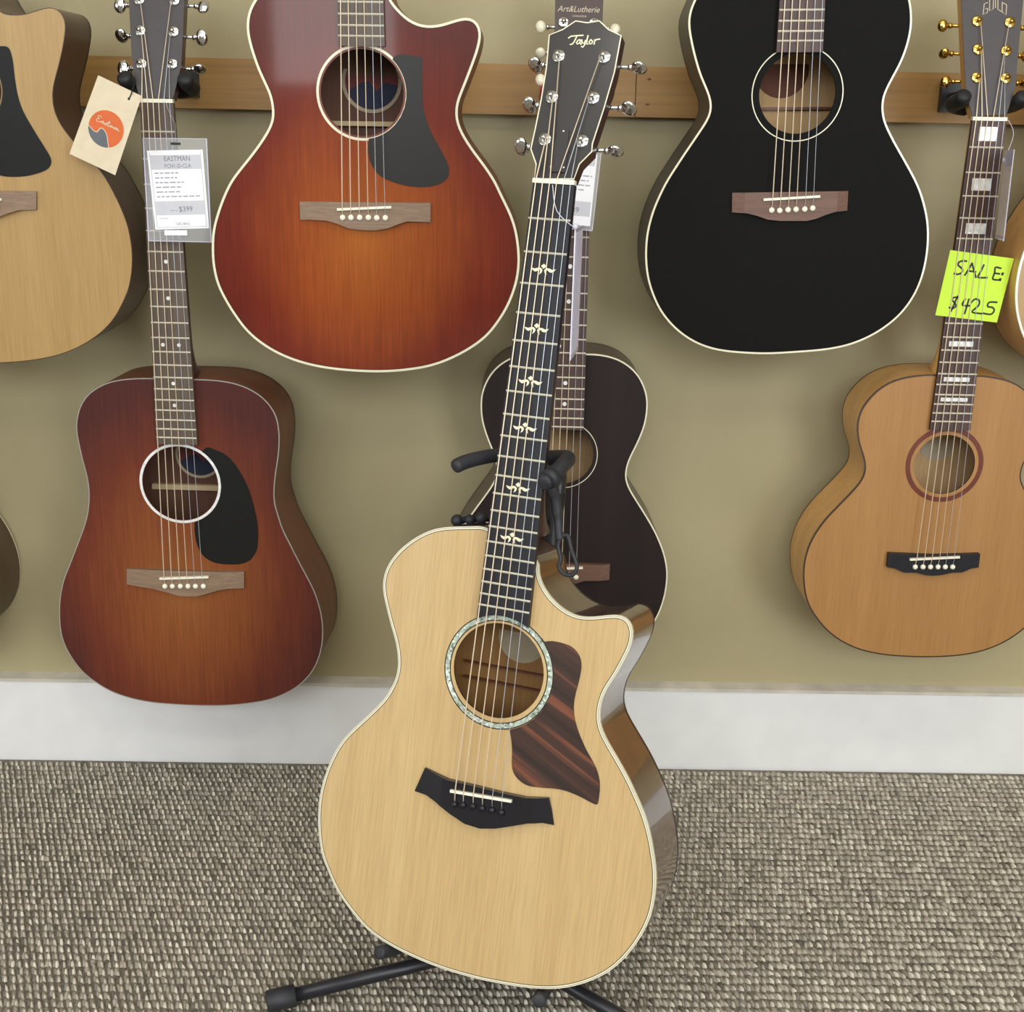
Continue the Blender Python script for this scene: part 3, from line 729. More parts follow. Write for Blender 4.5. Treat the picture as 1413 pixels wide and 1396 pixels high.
    if g('board_arc'):
        c, r = g('board_arc')
        pts = [(-hw(S), S)]
        for k in range(13):
            u = -hw(ve) + 2 * hw(ve) * k / 12; pts.append((u, c[1] + math.sqrt(r * r - (u - c[0]) ** 2)))
        pts += [(hw(S), S)]
    else:
        pts += [(hw(ve), ve), (hw(S), S)]
    mb = MB(); prism(mb, pts, L, 1.0 if True else 2, 8)
    fb = mb.make('fretboard', g('boardmat'), root)
    for k in range(1, nf + 1):
        v = fretpos(k, S); h = hw(v) - 0.2
        f = MB(); f.add([L(-h, v - 1.1, 8), L(h, v - 1.1, 8), L(h, v, 9.1), L(-h, v, 9.1), L(-h, v + 1.1, 8), L(h, v + 1.1, 8)], [(0, 1, 2, 3), (3, 2, 5, 4), (0, 3, 4), (1, 5, 2)])
        f.make('fret', 'fretwire', fb)
    mid = lambda k: 0.5 * (fretpos(k, S) + fretpos(k - 1, S))
    kind = g('inlay', 'dots')
    if kind == 'dots':
        for k in (3, 5, 7, 9, 12, 15, 17):
            if k > nf: continue
            for u in ((-11, 11) if k == 12 else (0,)):
                mb = MB(); prism(mb, [tuple(q) for q in circle((u, mid(k)), g('dot_r', 3.0), 14)], L, 7.9, 8.12); mb.make('dot_inlay', 'pearl', fb)
    elif kind == 'blocks':
        for k in (1, 3, 5, 7, 9, 12, 15, 17):
            sp_ = fretpos(k - 1, S) - fretpos(k, S); hh = sp_ * (0.26 if k < 12 else 0.2); hu = 11.5 + k * 0.42
            mb = MB(); prism(mb, [(-hu, mid(k) - hh), (hu, mid(k) - hh), (hu, mid(k) + hh), (-hu, mid(k) + hh)], L, 7.9, 8.14); mb.make('block_inlay', 'pearl', fb)
    elif kind == 'wings':
        for k in (3, 5, 7, 9, 12, 15):
            mb = MB(); y = mid(k) - 1.0
            dia = [(0, 6.2), (-3.1, 3.6), (0, 0.9), (3.1, 3.6)]
            wing = [(-1.4, 0.4), (-3.4, 1.9), (-6.6, 1.5), (-9.4, 0.5), (-13.4, 1.5), (-11.8, -1.0), (-9.0, -2.6), (-6.2, -1.8), (-4.6, -0.4), (-3.6, -0.6), (-3.4, -2.6), (-4.2, -5.4), (-1.8, -3.4), (-0.9, -1.0)]
            for sgn in (1, -1):
                W_ = [(u * sgn, v + y) for u, v in wing]
                if sgn < 0: W_ = W_[::-1]
                prism(mb, W_, L, 7.9, 8.14)
            prism(mb, [(u, v + y) for u, v in dia], L, 7.9, 8.14)
            mb.make('wing_inlay', 'pearl_cream', fb)
    # --- neck and heel
    vj = g('joint', vtop - 1.0)
    rings = [(S + 1, 16), (S - 60, 17.5), (S - 160, 19), (vj + 70, 21.5), (vj + 45, 25), (vj + 26, 36), (vj + 13, 56), (vj + 4, 76), (vj - 1.5, 84)]
    mb = MB(); m = 11
    for v, dpt in rings:
        h = hw(v) - 0.4
        for k in range(m):
            a = math.pi * k / (m - 1); sq = 1.0 if dpt < 30 else max(0.92, 1 - (dpt - 30) / 600)
            mb.v.append(L(-h * math.cos(a) * (1 if k in (0, m - 1) else sq), v, 1.2 - dpt * (math.sin(a) ** (0.8 if dpt < 30 else 0.6))))
    for i in range(len(rings) - 1):
        for k in range(m - 1):
            q = i * m; mb.f.append((q + k, q + m + k, q + m + k + 1, q + k + 1))
        mb.f.append((i * m + m - 1, (i + 1) * m + m - 1, (i + 1) * m, i * m))
    mb.f.append(tuple(range(m))); mb.f.append(tuple(range((len(rings) - 1) * m, len(rings) * m))[::-1])
    mb.make('neck', g('neckmat', 'mahogany'), root, True)
    mb = MB(); prism(mb, [(-hn - .3, S - .5), (hn + .3, S - .5), (hn + .3, S + 4.2), (-hn - .3, S + 4.2)], L, 2, 9.6); mb.make('nut', 'bone', root)
    # --- headstock, tilted back from the nut
    t = math.radians(sp.get('tilt', 14)); ct, st = math.cos(t), math.sin(t); w0 = 7.0
    def H(u, s, w): return L(u, S + s * ct + w * st, w0 + w * ct - s * st)
    HO = [tuple(p) for p in sp.get('head', GENERIC_HEAD)]
    ar = sum(HO[i][0] * HO[(i + 1) % len(HO)][1] - HO[(i + 1) % len(HO)][0] * HO[i][1] for i in range(len(HO)))
    if ar < 0: HO = HO[::-1]
    mb = MB(); prism(mb, HO, H, -15, -1.4); hs = mb.make('headstock', g('neckmat', 'mahogany'), root)
    mb = MB(); prism(mb, HO, H, -1.4, 0); mb.make('face_veneer', g('headmat', 'head_grey'), hs)
    if g('headbind'):
        A = np.array(HO); mb = MB(); ring_strip(mb, inset(A, 1.3), A, H, 0.15, 0.15)
        mb.make('headstock_binding', g('headbind'), hs)
    posts = sp.get('posts', GENERIC_POSTS)
    cxh = 0.0
    for j, (u, s) in enumerate(posts):
        side = -1 if j % 2 == 0 else 1
        # headstock edge at this height
        ed = []
        for i in range(len(HO)):
            p, q = HO[i], HO[(i + 1) % len(HO)]
            if (p[1] - s) * (q[1] - s) < 0: ed.append(p[0] + (s - p[1]) / (q[1] - p[1]) * (q[0] - p[0]))
        e = (min(ed) if side < 0 else max(ed)) if ed else side * 38
        tm = g('tunermat', 'chrome')
        mb = MB()
        mb.tube([H(u, s, -0.2), H(u, s, 1.4), H(u, s, 2.0)], [0.0070, 0.0070, 0.0060], 18)
        mb.tube([H(u, s, 1.5), H(u, s, 5.0), H(u, s, 6.5), H(u, s, 9.0)], [0.0031, 0.0026, 0.0026, 0.0033], 12)
        mb.tube([H(u - side * 3, s, -15), H(u - side * 3, s, -24)], [0.0085, 0.0075], 12)
        mb.tube([H(u, s, -20), H(e + side * 11, s, -20)], 0.0022, 8)
        mb.tube([H(e + side * 7, s, -20), H(e + side * 11, s, -20)], 0.0036, 10)
        tp = mb.make('tuning_peg', tm, hs, True)
        b = MB().ball((0, 0, 0), (0.0085, 0.0042, 0.0105) if not g('small_button') else (0.007, 0.0045, 0.008), 12, 8)
        ang = g('button_ang', (0.2, -0.3, 0.9, 0.3, 0.1, 1.3))[j]
        rx = Matrix.Rotation(ang, 3, 'X') @ Matrix.Rotation(0, 3, 'Z')
        tl = Matrix.Rotation(-t, 3, 'X')
        c = Vector(H(e + side * 18.5, s, -20))
        b.v = [tuple(c + tl @ (rx @ Vector(p))) for p in b.v]
        b.make('tuner_button', g('buttonmat', tm), tp, True)
    # --- strings
    order = {0: 4, 1: 2, 2: 0, 3: 1, 4: 3, 5: 5}
    if 'bridge' in sp:
        rad = [0.72, 0.66, 0.60, 0.54, 0.36, 0.32]
        for i in range(6):
            un = -hn + 3.6 + (2 * hn - 7.2) * i / 5
            pu, pv = sp['pins'][i]; k = (0 - pv) / (S - pv)
            us = pu + (un - pu) * k
            po = posts[order[i]]; sgn = -1 if po[0] < 0 else 1
            path = [L(pu, pv + 1.5, 8.6), L(us, 0.0, 11.9), L(un, S, 10.0), L(un, S + 4, 9.7), H(po[0] - sgn * 2.6, po[1] - 1, 5.6)]
            mb = MB().tube(path, [rad[i] * g('string_k', 1.0) / 1000] * len(path), 6)
            mb.make('string', 'string_w' if i < 4 else 'string_p', root, True)
    return root, L, H, fb, hs

M['fretwire'] = plain('fret_wire', (236, 230, 208), 0.25, 0.35, var=0.02)
KRAFT = [-48.0,615.5,62]
A_HALF = [[28.6,313.8],[48.0,313.2],[69.9,308.3],[87.8,298.9],[101.6,286.0],[111.2,269.7],[116.7,252.1],[117.4,232.0],[114.6,211.8],[107.1,188.9],[97.4,165.8],[93.1,149.5],[93.2,135.7],[98.2,121.9],[109.8,103.5],[122.8,84.2],[133.8,66.9],[143.8,48.9],[154.0,25.4],[159.6,5.3],[161.7,-13.2],[160.5,-37.6],[155.9,-60.3],[149.9,-77.5],[139,-97],[119,-119],[90,-135],[50,-145],[12,-148]]
M['ink_soft'] = plain('faded_print', (160, 158, 166), 0.7)
M['lilac_paper'] = plain('lilac_white_paper', (206, 202, 222), 0.6)
M['pink_paper'] = plain('warm_white_paper', (214, 196, 184), 0.6)
def gw(k, u, v, w):
    sp = SPECS[k]; return Vector(sp['loc']) + rotm(*sp['rot']) @ Vector((u / 1000, -w / 1000, v / 1000))

def z0(k): return min(p[1] for p in SPECS[k]['body']) / 1000
M['burst_dread'] = burst('amber_burst_top', [(0.0, (146, 88, 44)), (0.35, (132, 72, 36)), (0.7, (108, 50, 32)), (1.0, (78, 38, 33))], (-0.004, -0.020 - z0('D')), (0.205, 0.29), 0.5, 0.06, 0.3, 0.2)
M['burst_red'] = burst('cherry_burst_top', [(0.0, (168, 92, 32)), (0.35, (150, 70, 24)), (0.7, (112, 34, 17)), (1.0, (88, 25, 17))], (0.0, -0.04 - z0('R')), (0.225, 0.27), 0.3, 0.9, 0.05, 0.2)
M['side_h'] = wood('olive_brown_side', (84, 62, 44), (100, 76, 54), 0.4, amt=0.15)
M['burst_h'] = burst('tobacco_burst_top', [(0.0, (140, 90, 50)), (0.5, (96, 62, 44)), (1.0, (72, 52, 42))], (0.0, 0.16), (0.22, 0.25), 0.4, 0.2, 0.15, 0.15)

SPECS['G']['body'] = mirror_left(SPECS['G']['body'])
SPECS['A'] = dict(loc=[0.0869,-0.1343,0.3817], rot=[0,2,0.51], S=631, nf=19,
    body=[[-u, v] for u, v in A_HALF] + [[u, v] for u, v in A_HALF[::-1]],
    bridge=[[-76, 6], [-76, -18], [-40, -19], [-28, -23], [0, -25], [28, -23], [40, -19], [76, -18], [76, 6]],
    saddle=[[-36, -2], [36, 2]], pins=[[-27 + 10.8 * i, -13] for i in range(6)],
    head=[[-21.5, 3], [-28, 32], [-30, 60], [-31.5, 165], [-26, 170], [26, 170], [31.5, 165], [30, 60], [28, 32], [21.5, 3]],
    posts=[[-20, 117], [20, 117], [-19.5, 83], [19.5, 83], [-19, 48], [19, 48]])
SPECS['N']['body'] = SPECS['N']['body'] + [[44, 242], [36, 262], [31, 282]]

LOOKS = dict(
 T=dict(depth=(95, 117), bind=3.0, purf=0.7, purf2=True, bindmat='cream', top='spruce_gold', side='gloss_walnut', back='gloss_walnut', inside='interior_walnut',
        hole=(-0.7, 135.5), hole_r=51.2, rose=(-0.5, 134.2), rings=[(60.9, 62.2, 'black_line'), (55.9, 61.0, 'abalone'), (54.8, 56.0, 'black_line')],
        guardmat='guard_stripe', bridgemat='ebony_gloss', bridge_break=(-47, 60), bridge_end=1.2, pinmat='ebony', board_end=191, board_arc=((-0.5, 134.2), 61.6),
        nut_w=44.8, w12=54.3, boardmat='ebony', inlay='wings', neckmat='dark_mahogany', headmat='head_black', headbind='cream', label=((-9, 156), 30, 'label_round'),
        braces=[(116, 1.8, 'mahogany'), (98, 1.8, 'mahogany')], backbind='black_line', string_k=1.0, button_ang=(1.2, 1.45, 1.1, 1.3, 0.9, 1.5)),
 D=dict(depth=(100, 120), bind=1.4, bindmat='grey_bind', bind_side=1.6, top='burst_dread', side='mahogany', hole=(-1.2, 135.2), hole_r=53.4,
        rings=[(54.0, 57.8, 'pearl')], guardmat='guard_black', bridgemat='pale_rosewood_x', bridge_break=(-46, 48), board_end=193.5, nut_w=43, w12=53,
        boardmat='pale_rosewood', neckmat='dark_mahogany', headmat='head_grey', label=((-3, 151), 36, 'label_red'), label_emblem=True, braces=[(98, 8, 'brace')], dot_r=2.6),
 G=dict(depth=(82, 96), bind=2.0, bindmat='dark_bind', bind_side=3.0, top='spruce_satin', side='maple', hole=(0.9, 137), hole_r=43.2, inside='interior_pale',
        rings=[(48.3, 55.2, 'red_ring')], bridgemat='ebony', bridge_break=(-70, 70), board_end=188.7, nut_w=44, w12=53, boardmat='rosewood', inlay='blocks',
        neckmat='maple', headmat='head_grey', tunermat='gold', small_button=True, backbind='dark_bind', label=((17, 146), 26, 'label_round')),
 A=dict(depth=(94, 106), bind=2.0, bindmat='cream', bind_side=2.6, top='dark_brown_top', side='dark_brown_side', hole=(1.5, 168), hole_r=43.0, inside='interior_pale',
        rings=[(48.0, 49.0, 'cream')], bridgemat='rosewood_x', bridge_break=(-60, 60), board_end=206.5, nut_w=43, w12=53, boardmat='rosewood', neckmat='dark_brown_side',
        headmat='head_brown', buttonmat='cream', small_button=True, dot_r=3.0),
 R=dict(depth=(100, 116), bind=3.0, purf=0.6, bindmat='cream', bind_side=4.5, top='burst_red', side='mahogany', hole=(-1.0, 139.2), hole_r=51.5,
        rings=[(54.0, 57.2, 'cream'), (51.6, 54.0, 'red_ring')], guardmat='guard_matte', guard_r=55, bridgemat='pale_rosewood_x', bridge_break=(-44, 44), board_end=193.5, nut_w=43, w12=53,
        boardmat='pale_rosewood', neckmat='mahogany', headmat='head_grey', label=((-1, 155), 40, 'label_red'), label_emblem=True, braces=[(99, 6, 'brace')]),
 B=dict(depth=(92, 106), bind=2.4, bindmat='cream', bind_side=2.6, top='black_satin', side='black_side', hole=(2.0, 128), hole_r=48.6, inside='interior_pale',
        rings=[(57.0, 58.3, 'cream')], bridgemat='rosewood_x', bridge_break=(-60, 60), board_end=177.3, nut_w=43, w12=53.4, boardmat='rosewood', neckmat='black_side',
        headmat='head_grey', label=((0, 160), 36, 'label_dark'), braces=[(109, 3.5, 'mahogany')], rim='black_satin'),
 N=dict(depth=(100, 116), bind=1.0, bindmat='dark_bind', bind_side=1.2, top='spruce_pale', side='dark_mahogany', hole=(0, 137), hole_r=45, rings=[(50, 56, 'abalone'), (46, 48, 'black_line')],
        guardmat='guard_black', guard_r=47.5, bridgemat='pale_rosewood_x', bridge_break=(-46, 46), board_end=196, nut_w=43, w12=53, boardmat='rosewood', neckmat='dark_mahogany', headmat='head_grey'),
)

gT = build_guitar(SPECS['T'], LOOKS['T'], 'gold spruce cutaway guitar with striped pickguard standing on a black floor stand')
gD = build_guitar(SPECS['D'], LOOKS['D'], 'brown burst guitar with black teardrop pickguard hanging behind a kraft card tag')
gG = build_guitar(SPECS['G'], LOOKS['G'], 'honey maple small jumbo guitar with block inlays and a lime sale note')
gA = build_guitar(SPECS['A'], LOOKS['A'], 'small dark brown parlor guitar hanging behind the guitar on the floor stand')
gR = build_guitar(SPECS['R'], LOOKS['R'], 'glossy cherry red burst cutaway guitar with cream binding in the upper row')
gB = build_guitar(SPECS['B'], LOOKS['B'], 'plain black guitar with cream binding and brown bridge in the upper row')
gN = build_guitar(SPECS['N'], LOOKS['N'], 'pale spruce cutaway guitar with black pickguard and dark sides in the upper row')
# two neighbours of which only an edge shows
bH = [p for p in SPECS['D']['body'] if p[0] > 1]
SPECS['H'] = dict(SPECS['D'], loc=[-0.962, -0.12, 0.405], rot=[0, 1.5, 0], body=[[-u * 1.1, v] for u, v in bH[::-1]] + [[u * 1.1, v] for u, v in bH])
SPECS['H'].pop('guard')
LOOKS['H'] = dict(LOOKS['D'], top='burst_h', side='side_h', bindmat='cream', bind=2.0, backbind='cream')
SPECS['I'] = dict(SPECS['B'], loc=[0.869, -0.20, 0.877], rot=[0, 2, 0])
LOOKS['I'] = dict(LOOKS['B'], top='spruce_pale', side='maple', bindmat='white_bind', bind=3.0, rings=[(50, 57, 'black_line')], rim='maple', neckmat='mahogany')
gH = build_guitar(SPECS['H'], LOOKS['H'], 'dark tobacco burst guitar with cream edge beside the brown burst guitar')
gI = build_guitar(SPECS['I'], LOOKS['I'], 'natural guitar with white edge and maple side beside the lime sale note')

# ------------------------------------------------------------------ maker marks on headstocks
def mark(name, lines, width, H, mat, hs): strokes(name, lines, width, H, 0.0, mat, hs)
mark('logo', [[[-13.8,158.7],[-11.3,160.7],[-5.1,161.4],[1.5,161.9]],[[-5.3,160.1],[-6.7,155.1],[-8.4,151.9],[-10.5,151.6]],[[-1.1,157.0],[-3.1,156.3],[-4.3,153.7],[-3.0,152.0],[-0.9,153.8],[-0.4,156.7],[-0.3,152.8],[1.3,152.1]],[[1.0,156.9],[2.0,153.4],[4.2,153.4],[5.1,157.1],[5.1,151.4],[3.6,148.9],[2.1,149.5]],[[6.9,161.7],[6.7,156.2],[7.1,152.5],[8.5,152.4]],[[10.8,157.3],[9.4,155.0],[10.5,152.6],[12.6,153.1],[13.0,155.5],[10.8,157.3]],[[15.1,157.3],[15.2,152.5]],[[15.0,155.6],[17.0,157.7],[20.3,158.1]]], 1.5, gT[2], 'logo_cream', gT[4])
mark('logo', [[[-8.6,149.4],[-12.9,147.6],[-13.8,133.9],[-8.3,137.1],[-8.1,142.3],[-10.7,141.3]],[[-6.4,159.8],[-5.5,138.8],[-1.0,141.5],[-1.5,159.9]],[[1.2,160.0],[1.9,143.0]],[[4.3,160.0],[5.1,141.2],[9.3,138.7]],[[10.4,150.0],[10.6,138.0],[15.9,134.3],[16.2,147.1],[10.4,150.0]]], 1.1, gG[2], 'logo_pale', gG[4])
text('logo', 'Art&Lutherie', 11.0, gA[2], (-28.5, 131), 0.0, 'logo_pale', gA[4], shear=0.35, stretch=0.92)
text('logo', 'CANADA', 3.6, gA[2], (-9, 124.5), 0.0, 'logo_pale', gA[4], stretch=1.25)
cover = MB(); prism(cover, [(-7, 12), (9, 12), (10, 30), (5, 58), (0, 62), (-5, 58), (-8, 30)], gT[2], 0, 1.8)
tc_ = cover.make('truss_rod_cover', 'head_black', gT[4])
for u, s in ((0.5, 56), (-6, 17), (8, 17)):
    MB().ball(gT[2](u, s, 1.8), 0.0015, 8, 4).make('screw', 'chrome', tc_, True)

# ------------------------------------------------------------------ wall hangers
def hanger(k, S, label, z_plate, tip='hanger_rubber'):
    c = gw(k, 0, S + 17, -12)
    x, y, z = c
    root = empty('wall_hanger', (x, -0.0195, z_plate), None, label, 'hanger', None)
    o = Vector((x, -0.0195, z_plate))
    def rel(p): return tuple(Vector(p) - o)
    mb = MB().box((-0.016, -0.012, -0.02), (0.016, 0.0, 0.02)); mb.make('plate', 'stand_metal', root)
    yb = y + 0.035
    mb = MB().tube([rel(p) for p in smooth_path([(x, -0.03, z_plate), (x, -0.06, z_plate), (x, yb + 0.01, z + 0.002), (x, yb, z)], 5)], 0.0055, 10); mb.make('arm', 'stand_metal', root, True)
    for s in (-1, 1):
        p = smooth_path([(x, yb, z), (x + s * 0.020, yb - 0.002, z), (x + s * 0.037, yb - 0.016, z + 0.003), (x + s * 0.038, y - 0.014, z + 0.007), (x + s * 0.039, y - 0.026, z + 0.015)], 4)
        n = len(p); r = [0.007] * 3 + [0.0105] * (n - 5) + [0.0095, 0.006]
        MB().tube([rel(q) for q in p], r, 12).make('yoke_arm', tip if s < 0 else 'hanger_rubber', root, True)
    return root
hanger('D', 645, 'black foam wall hanger holding the brown burst guitar', 1.05)
hanger('G', 603, 'black foam wall hanger holding the maple small jumbo guitar', 1.05)
hanger('A', 631, 'wall hanger with one red arm holding the parlor guitar', 1.05, 'red_cap')
hanger('H', 645, 'black foam wall hanger holding the dark tobacco burst guitar', 1.05)
for k, lb in (('R', 'cherry red burst guitar'), ('B', 'plain black guitar'), ('N', 'pale spruce cutaway guitar'), ('I', 'white edged natural guitar')):
    hanger(k, SPECS[k]['S'], 'black foam wall hanger holding the ' + lb, 1.694)

# ------------------------------------------------------------------ floor stand
hub = Vector((0.010, -0.576, 0.050))
st = empty('guitar_stand', (hub.x, hub.y, 0.0), None, 'black tubular tripod stand holding the gold spruce guitar', 'guitar stand')
so = Vector((hub.x, hub.y, 0.0))
rs = lambda p: tuple(Vector(p) - so)
G_ = lambda u, v, w: gw('T', u, v, w)
MB().tube([rs(G_(0, -232, -135)), rs(G_(0, 60, -135))], 0.0125, 14).make('pole', 'stand_metal', st, True)
MB().tube([rs(G_(0, 60, -135)), rs(G_(0, 322, -135))], 0.0095, 14).make('inner_pole', 'stand_metal', st, True)
MB().tube([rs(G_(0, 42, -135)), rs(G_(0, 66, -135))], 0.017, 14).make('clamp_collar', 'black_rubber', st, True)
MB().tube([rs(G_(0, 54, -135)), rs(G_(-38, 54, -135))], 0.0055, 10).make('clamp_screw', 'stand_metal', st, True)
MB().tube([rs(hub + Vector((0, 0, -0.022))), rs(hub + Vector((0, 0, 0.03)))], [0.021, 0.021], 16).make('hub', 'stand_metal', st, True)
for foot in ((-0.2335, -0.6405, 0.0206), (0.1960, -0.7180, 0.0206), (0.075, -0.330, 0.0206)):
    F = Vector(foot); d = (F - hub).normalized()
    lg = MB().tube([rs(hub + d * 0.01), rs(F)], 0.0085, 14).make('leg', 'stand_metal', st, True)
    e = F - d * 0.006; b = F + d * 0.0235
    MB().tube([rs(F - d * 0.010), rs(F - d * 0.009), rs(b - d * 0.002), rs(b)], [0.011, 0.0128, 0.0128, 0.011], 16).make('rubber_foot', 'black_rubber', lg, True)
# cradle arms under the body
for s, v_ in ((-1, 0.0), (1, -3.0)):
    p = smooth_path([rs(G_(0, -226, -133)), rs(G_(s * 45, -229, -126)), rs(G_(s * 74, -222, -98)), rs(G_(s * 84, -209 + v_, -55)), rs(G_(s * (90.5 + v_), -205 + v_, -16)), rs(G_(s * (96 + v_ * 2), -202.2 + v_, 4)), rs(G_(s * (98 + v_ * 2), -201 + v_, 11))], 6)
    r = [0.0066] * (len(p) - 18) + [0.0076] * 16 + [0.0066, 0.0038]
    MB().tube(p, r, 12).make('cradle_arm', 'black_rubber', st, True)
# neck yoke with rubber arms, knob and strap
MB().tube([rs(p) for p in smooth_path([G_(0, 318, -135), G_(0, 345, -132), G_(0, 358, -100), G_(0, 362, -44)], 5)], 0.0085, 12).make('yoke_stem', 'stand_metal', st, True)
p = smooth_path([G_(0, 363, -44), G_(-24, 364, -44), G_(-48, 360, -30), G_(-66, 352, -6), G_(-74, 345, 8)], 6)
MB().tube([rs(q) for q in p], [0.0078] * (len(p) - 2) + [0.0072, 0.0042], 14).make('yoke_arm', 'black_rubber', st, True)
p = smooth_path([G_(0, 363, -44), G_(22, 367, -46), G_(37, 368, -36), G_(39, 361, -12), G_(33, 347, 8), G_(30, 342, 18)], 6)
ya = MB().tube([rs(q) for q in p], [0.0085] * (len(p) - 2) + [0.0075, 0.0045], 14).make('yoke_arm', 'black_rubber', st, True)
p = G_(36, 350, 4); q = G_(32.5, 345.5, 11)
MB().tube([rs(p), rs(q)], [0.0112, 0.0105], 16).make('strap_ring', 'black_rubber', ya, True)
sp_ = [G_(34, 340, 2), G_(38, 326, -6), G_(42, 306, -10), G_(45, 291, -10), G_(47.0, 284, -10)]
MB().tube([rs(q) for q in smooth_path(sp_, 5)], [0.0068] * 4 + [0.0058] * 6 + [0.0046] * 11, 10).make('strap', 'black_rubber', ya, True)
lp = [G_(47, 286, -10), G_(46.0, 276, -10), G_(50.5, 264, -10), G_(49.5, 255, -10), G_(56.5, 248.5, -10), G_(66, 249.5, -10), G_(69, 259, -10), G_(61, 275, -10), G_(55, 289, -10), G_(47, 287, -10)]
MB().tube([rs(q) for q in smooth_path(lp, 5)], 0.0023, 8).make('strap_loop', 'black_rubber', ya, True)
kn = MB().tube([rs(G_(0, 292, -135)), rs(G_(-40, 291, -90)), rs(G_(-92, 281, -62))], 0.004, 8)
kn.ball(rs(G_(-91, 281, -61)), 0.0072, 10, 6).ball(rs(G_(-76, 284, -62)), 0.0062, 10, 6).ball(rs(G_(-63, 288, -63)), 0.0074, 10, 6)
kn.make('height_lever', 'black_rubber', st, True)

# ------------------------------------------------------------------ tags and notes
def frame_at(loc, rot, name, label, cat, group=None):
    root = empty(name, loc, rotm(*rot).to_euler(), label, cat, group)
    return root, (lambda u, v, w: (u / 1000, -w / 1000, v / 1000))

def words(name, x0, x1, y, fr, w, mat, parent, hgt=1.1):
    """unreadable small print: a row of word-long dashes"""
    mb = MB(); x = x0
    while x < x1 - 2:
        l = random.uniform(3.5, 9); e = min(x + l, x1)
        mb.add([fr(x, y, w), fr(e, y, w), fr(e, y + hgt, w), fr(x, y + hgt, w)], [(0, 1, 2, 3)])
        x = e + 1.6
    return mb.make(name, mat, parent)

# price tag in a clear sleeve on the brown burst guitar
rD = SPECS['D']['rot']
root, fr = frame_at(gw('D', 25.5, 536, 24), rD, 'price_tag', 'clear sleeved price tag reading $399 hanging over the brown burst guitar neck', 'price tag')
mb = MB(); prism(mb, [(-42, -65), (42, -65), (42.5, 65.5), (-41, 65)], fr, -0.5, -0.2); mb.make('sleeve', 'clear', root)
mb = MB()
for L2 in ([(-42, -65), (42, -65), (42.5, 65.5), (-41, 65)],):
    A = np.array(L2, float); prism(mb, [tuple(q) for q in A], fr, -0.7, 0.4, [[tuple(q) for q in inset(A, 1.6)][::-1]])
mb.make('sleeve_edge', 'milky', root)
PT = [(-36.5, 49.3), (36.1, 51.7), (39.4, -46.8), (-31.7, -50)][::-1]
mb = MB(); prism(mb, PT, fr, -0.2, 0.2); pp = mb.make('paper', 'paper', root)
def pf(a, b, w=0.3):
    """paper coordinates 0..1 -> tag frame"""
    tl, tr, brr, bl = (-36.5, 49.3), (36.1, 51.7), (39.4, -46.8), (-31.7, -50)
    x = (tl[0] * (1 - a) + tr[0] * a) * b + (bl[0] * (1 - a) + brr[0] * a) * (1 - b)
    y = (tl[1] * (1 - a) + tr[1] * a) * b + (bl[1] * (1 - a) + brr[1] * a) * (1 - b)
    return fr(x, y, w)
def pbox(name, a0, a1, b0, b1, mat, w=0.28): 
    return MB().add([pf(a0, b0, w), pf(a1, b0, w), pf(a1, b1, w), pf(a0, b1, w)], [(0, 1, 2, 3)]).make(name, mat, pp)
pbox('grey_band', 0.05, 0.95, 0.76, 0.94, 'paper_grey'); pbox('grey_band', 0.05, 0.95, 0.18, 0.36, 'paper_grey')
for a0, a1, b0, b1 in ((0.035, 0.05, 0.02, 0.97), (0.95, 0.965, 0.02, 0.97), (0.035, 0.965, 0.02, 0.03)):
    pbox('border', a0, a1, b0, b1, 'paper_grey')
pfr = lambda u, v, w: pf(u / 72.0, v / 99.0, 0.3 + w * 0.1)
text('print', 'EASTMAN', 9.0, pfr, (38, 85.5), 0.5, 'ink', pp, align='CENTER', stretch=0.86)
text('print', 'PCH1-D-CLA', 7.4, pfr, (38, 77), 0.5, 'ink', pp, align='CENTER', stretch=0.82)
for k, e in enumerate((38, 36, 44, 42, 38, 66)):
    words('small_print', 7, e, 70 - k * 5.9, pfr, 0.5, 'paper_grey' if False else 'ink_soft', pp, 1.6)
text('print', '$399', 9.6, pfr, (34, 22), 0.5, 'ink', pp, stretch=0.95)
words('small_print', 22, 33, 23, pfr, 0.5, 'ink_soft', pp, 1.2)
text('print', 'Includes:', 3.6, pfr, (7, 13), 0.5, 'ink_soft', pp)
text('print', 'GIG BAG', 4.6, pfr, (38, 5), 0.5, 'ink', pp, align='CENTER')
mb = MB(); prism(mb, [(-20, -57), (10, -56.5), (10, -50), (-20, -50.5)], fr, -0.2, 0.1); mb.make('paper_tab', 'paper', root)
mb = MB().tube([fr(2, 60, 0.5), fr(2, 82, -2), fr(-8, 100, -8), fr(-12, 112, -10)], 0.0004, 5); mb.make('tie', 'clear', root)
mb = MB(); prism(mb, [(-5, 57), (8, 57), (8, 60), (-5, 60)], fr, -0.1, 0.1); mb.make('slot', 'ink_dark', root)

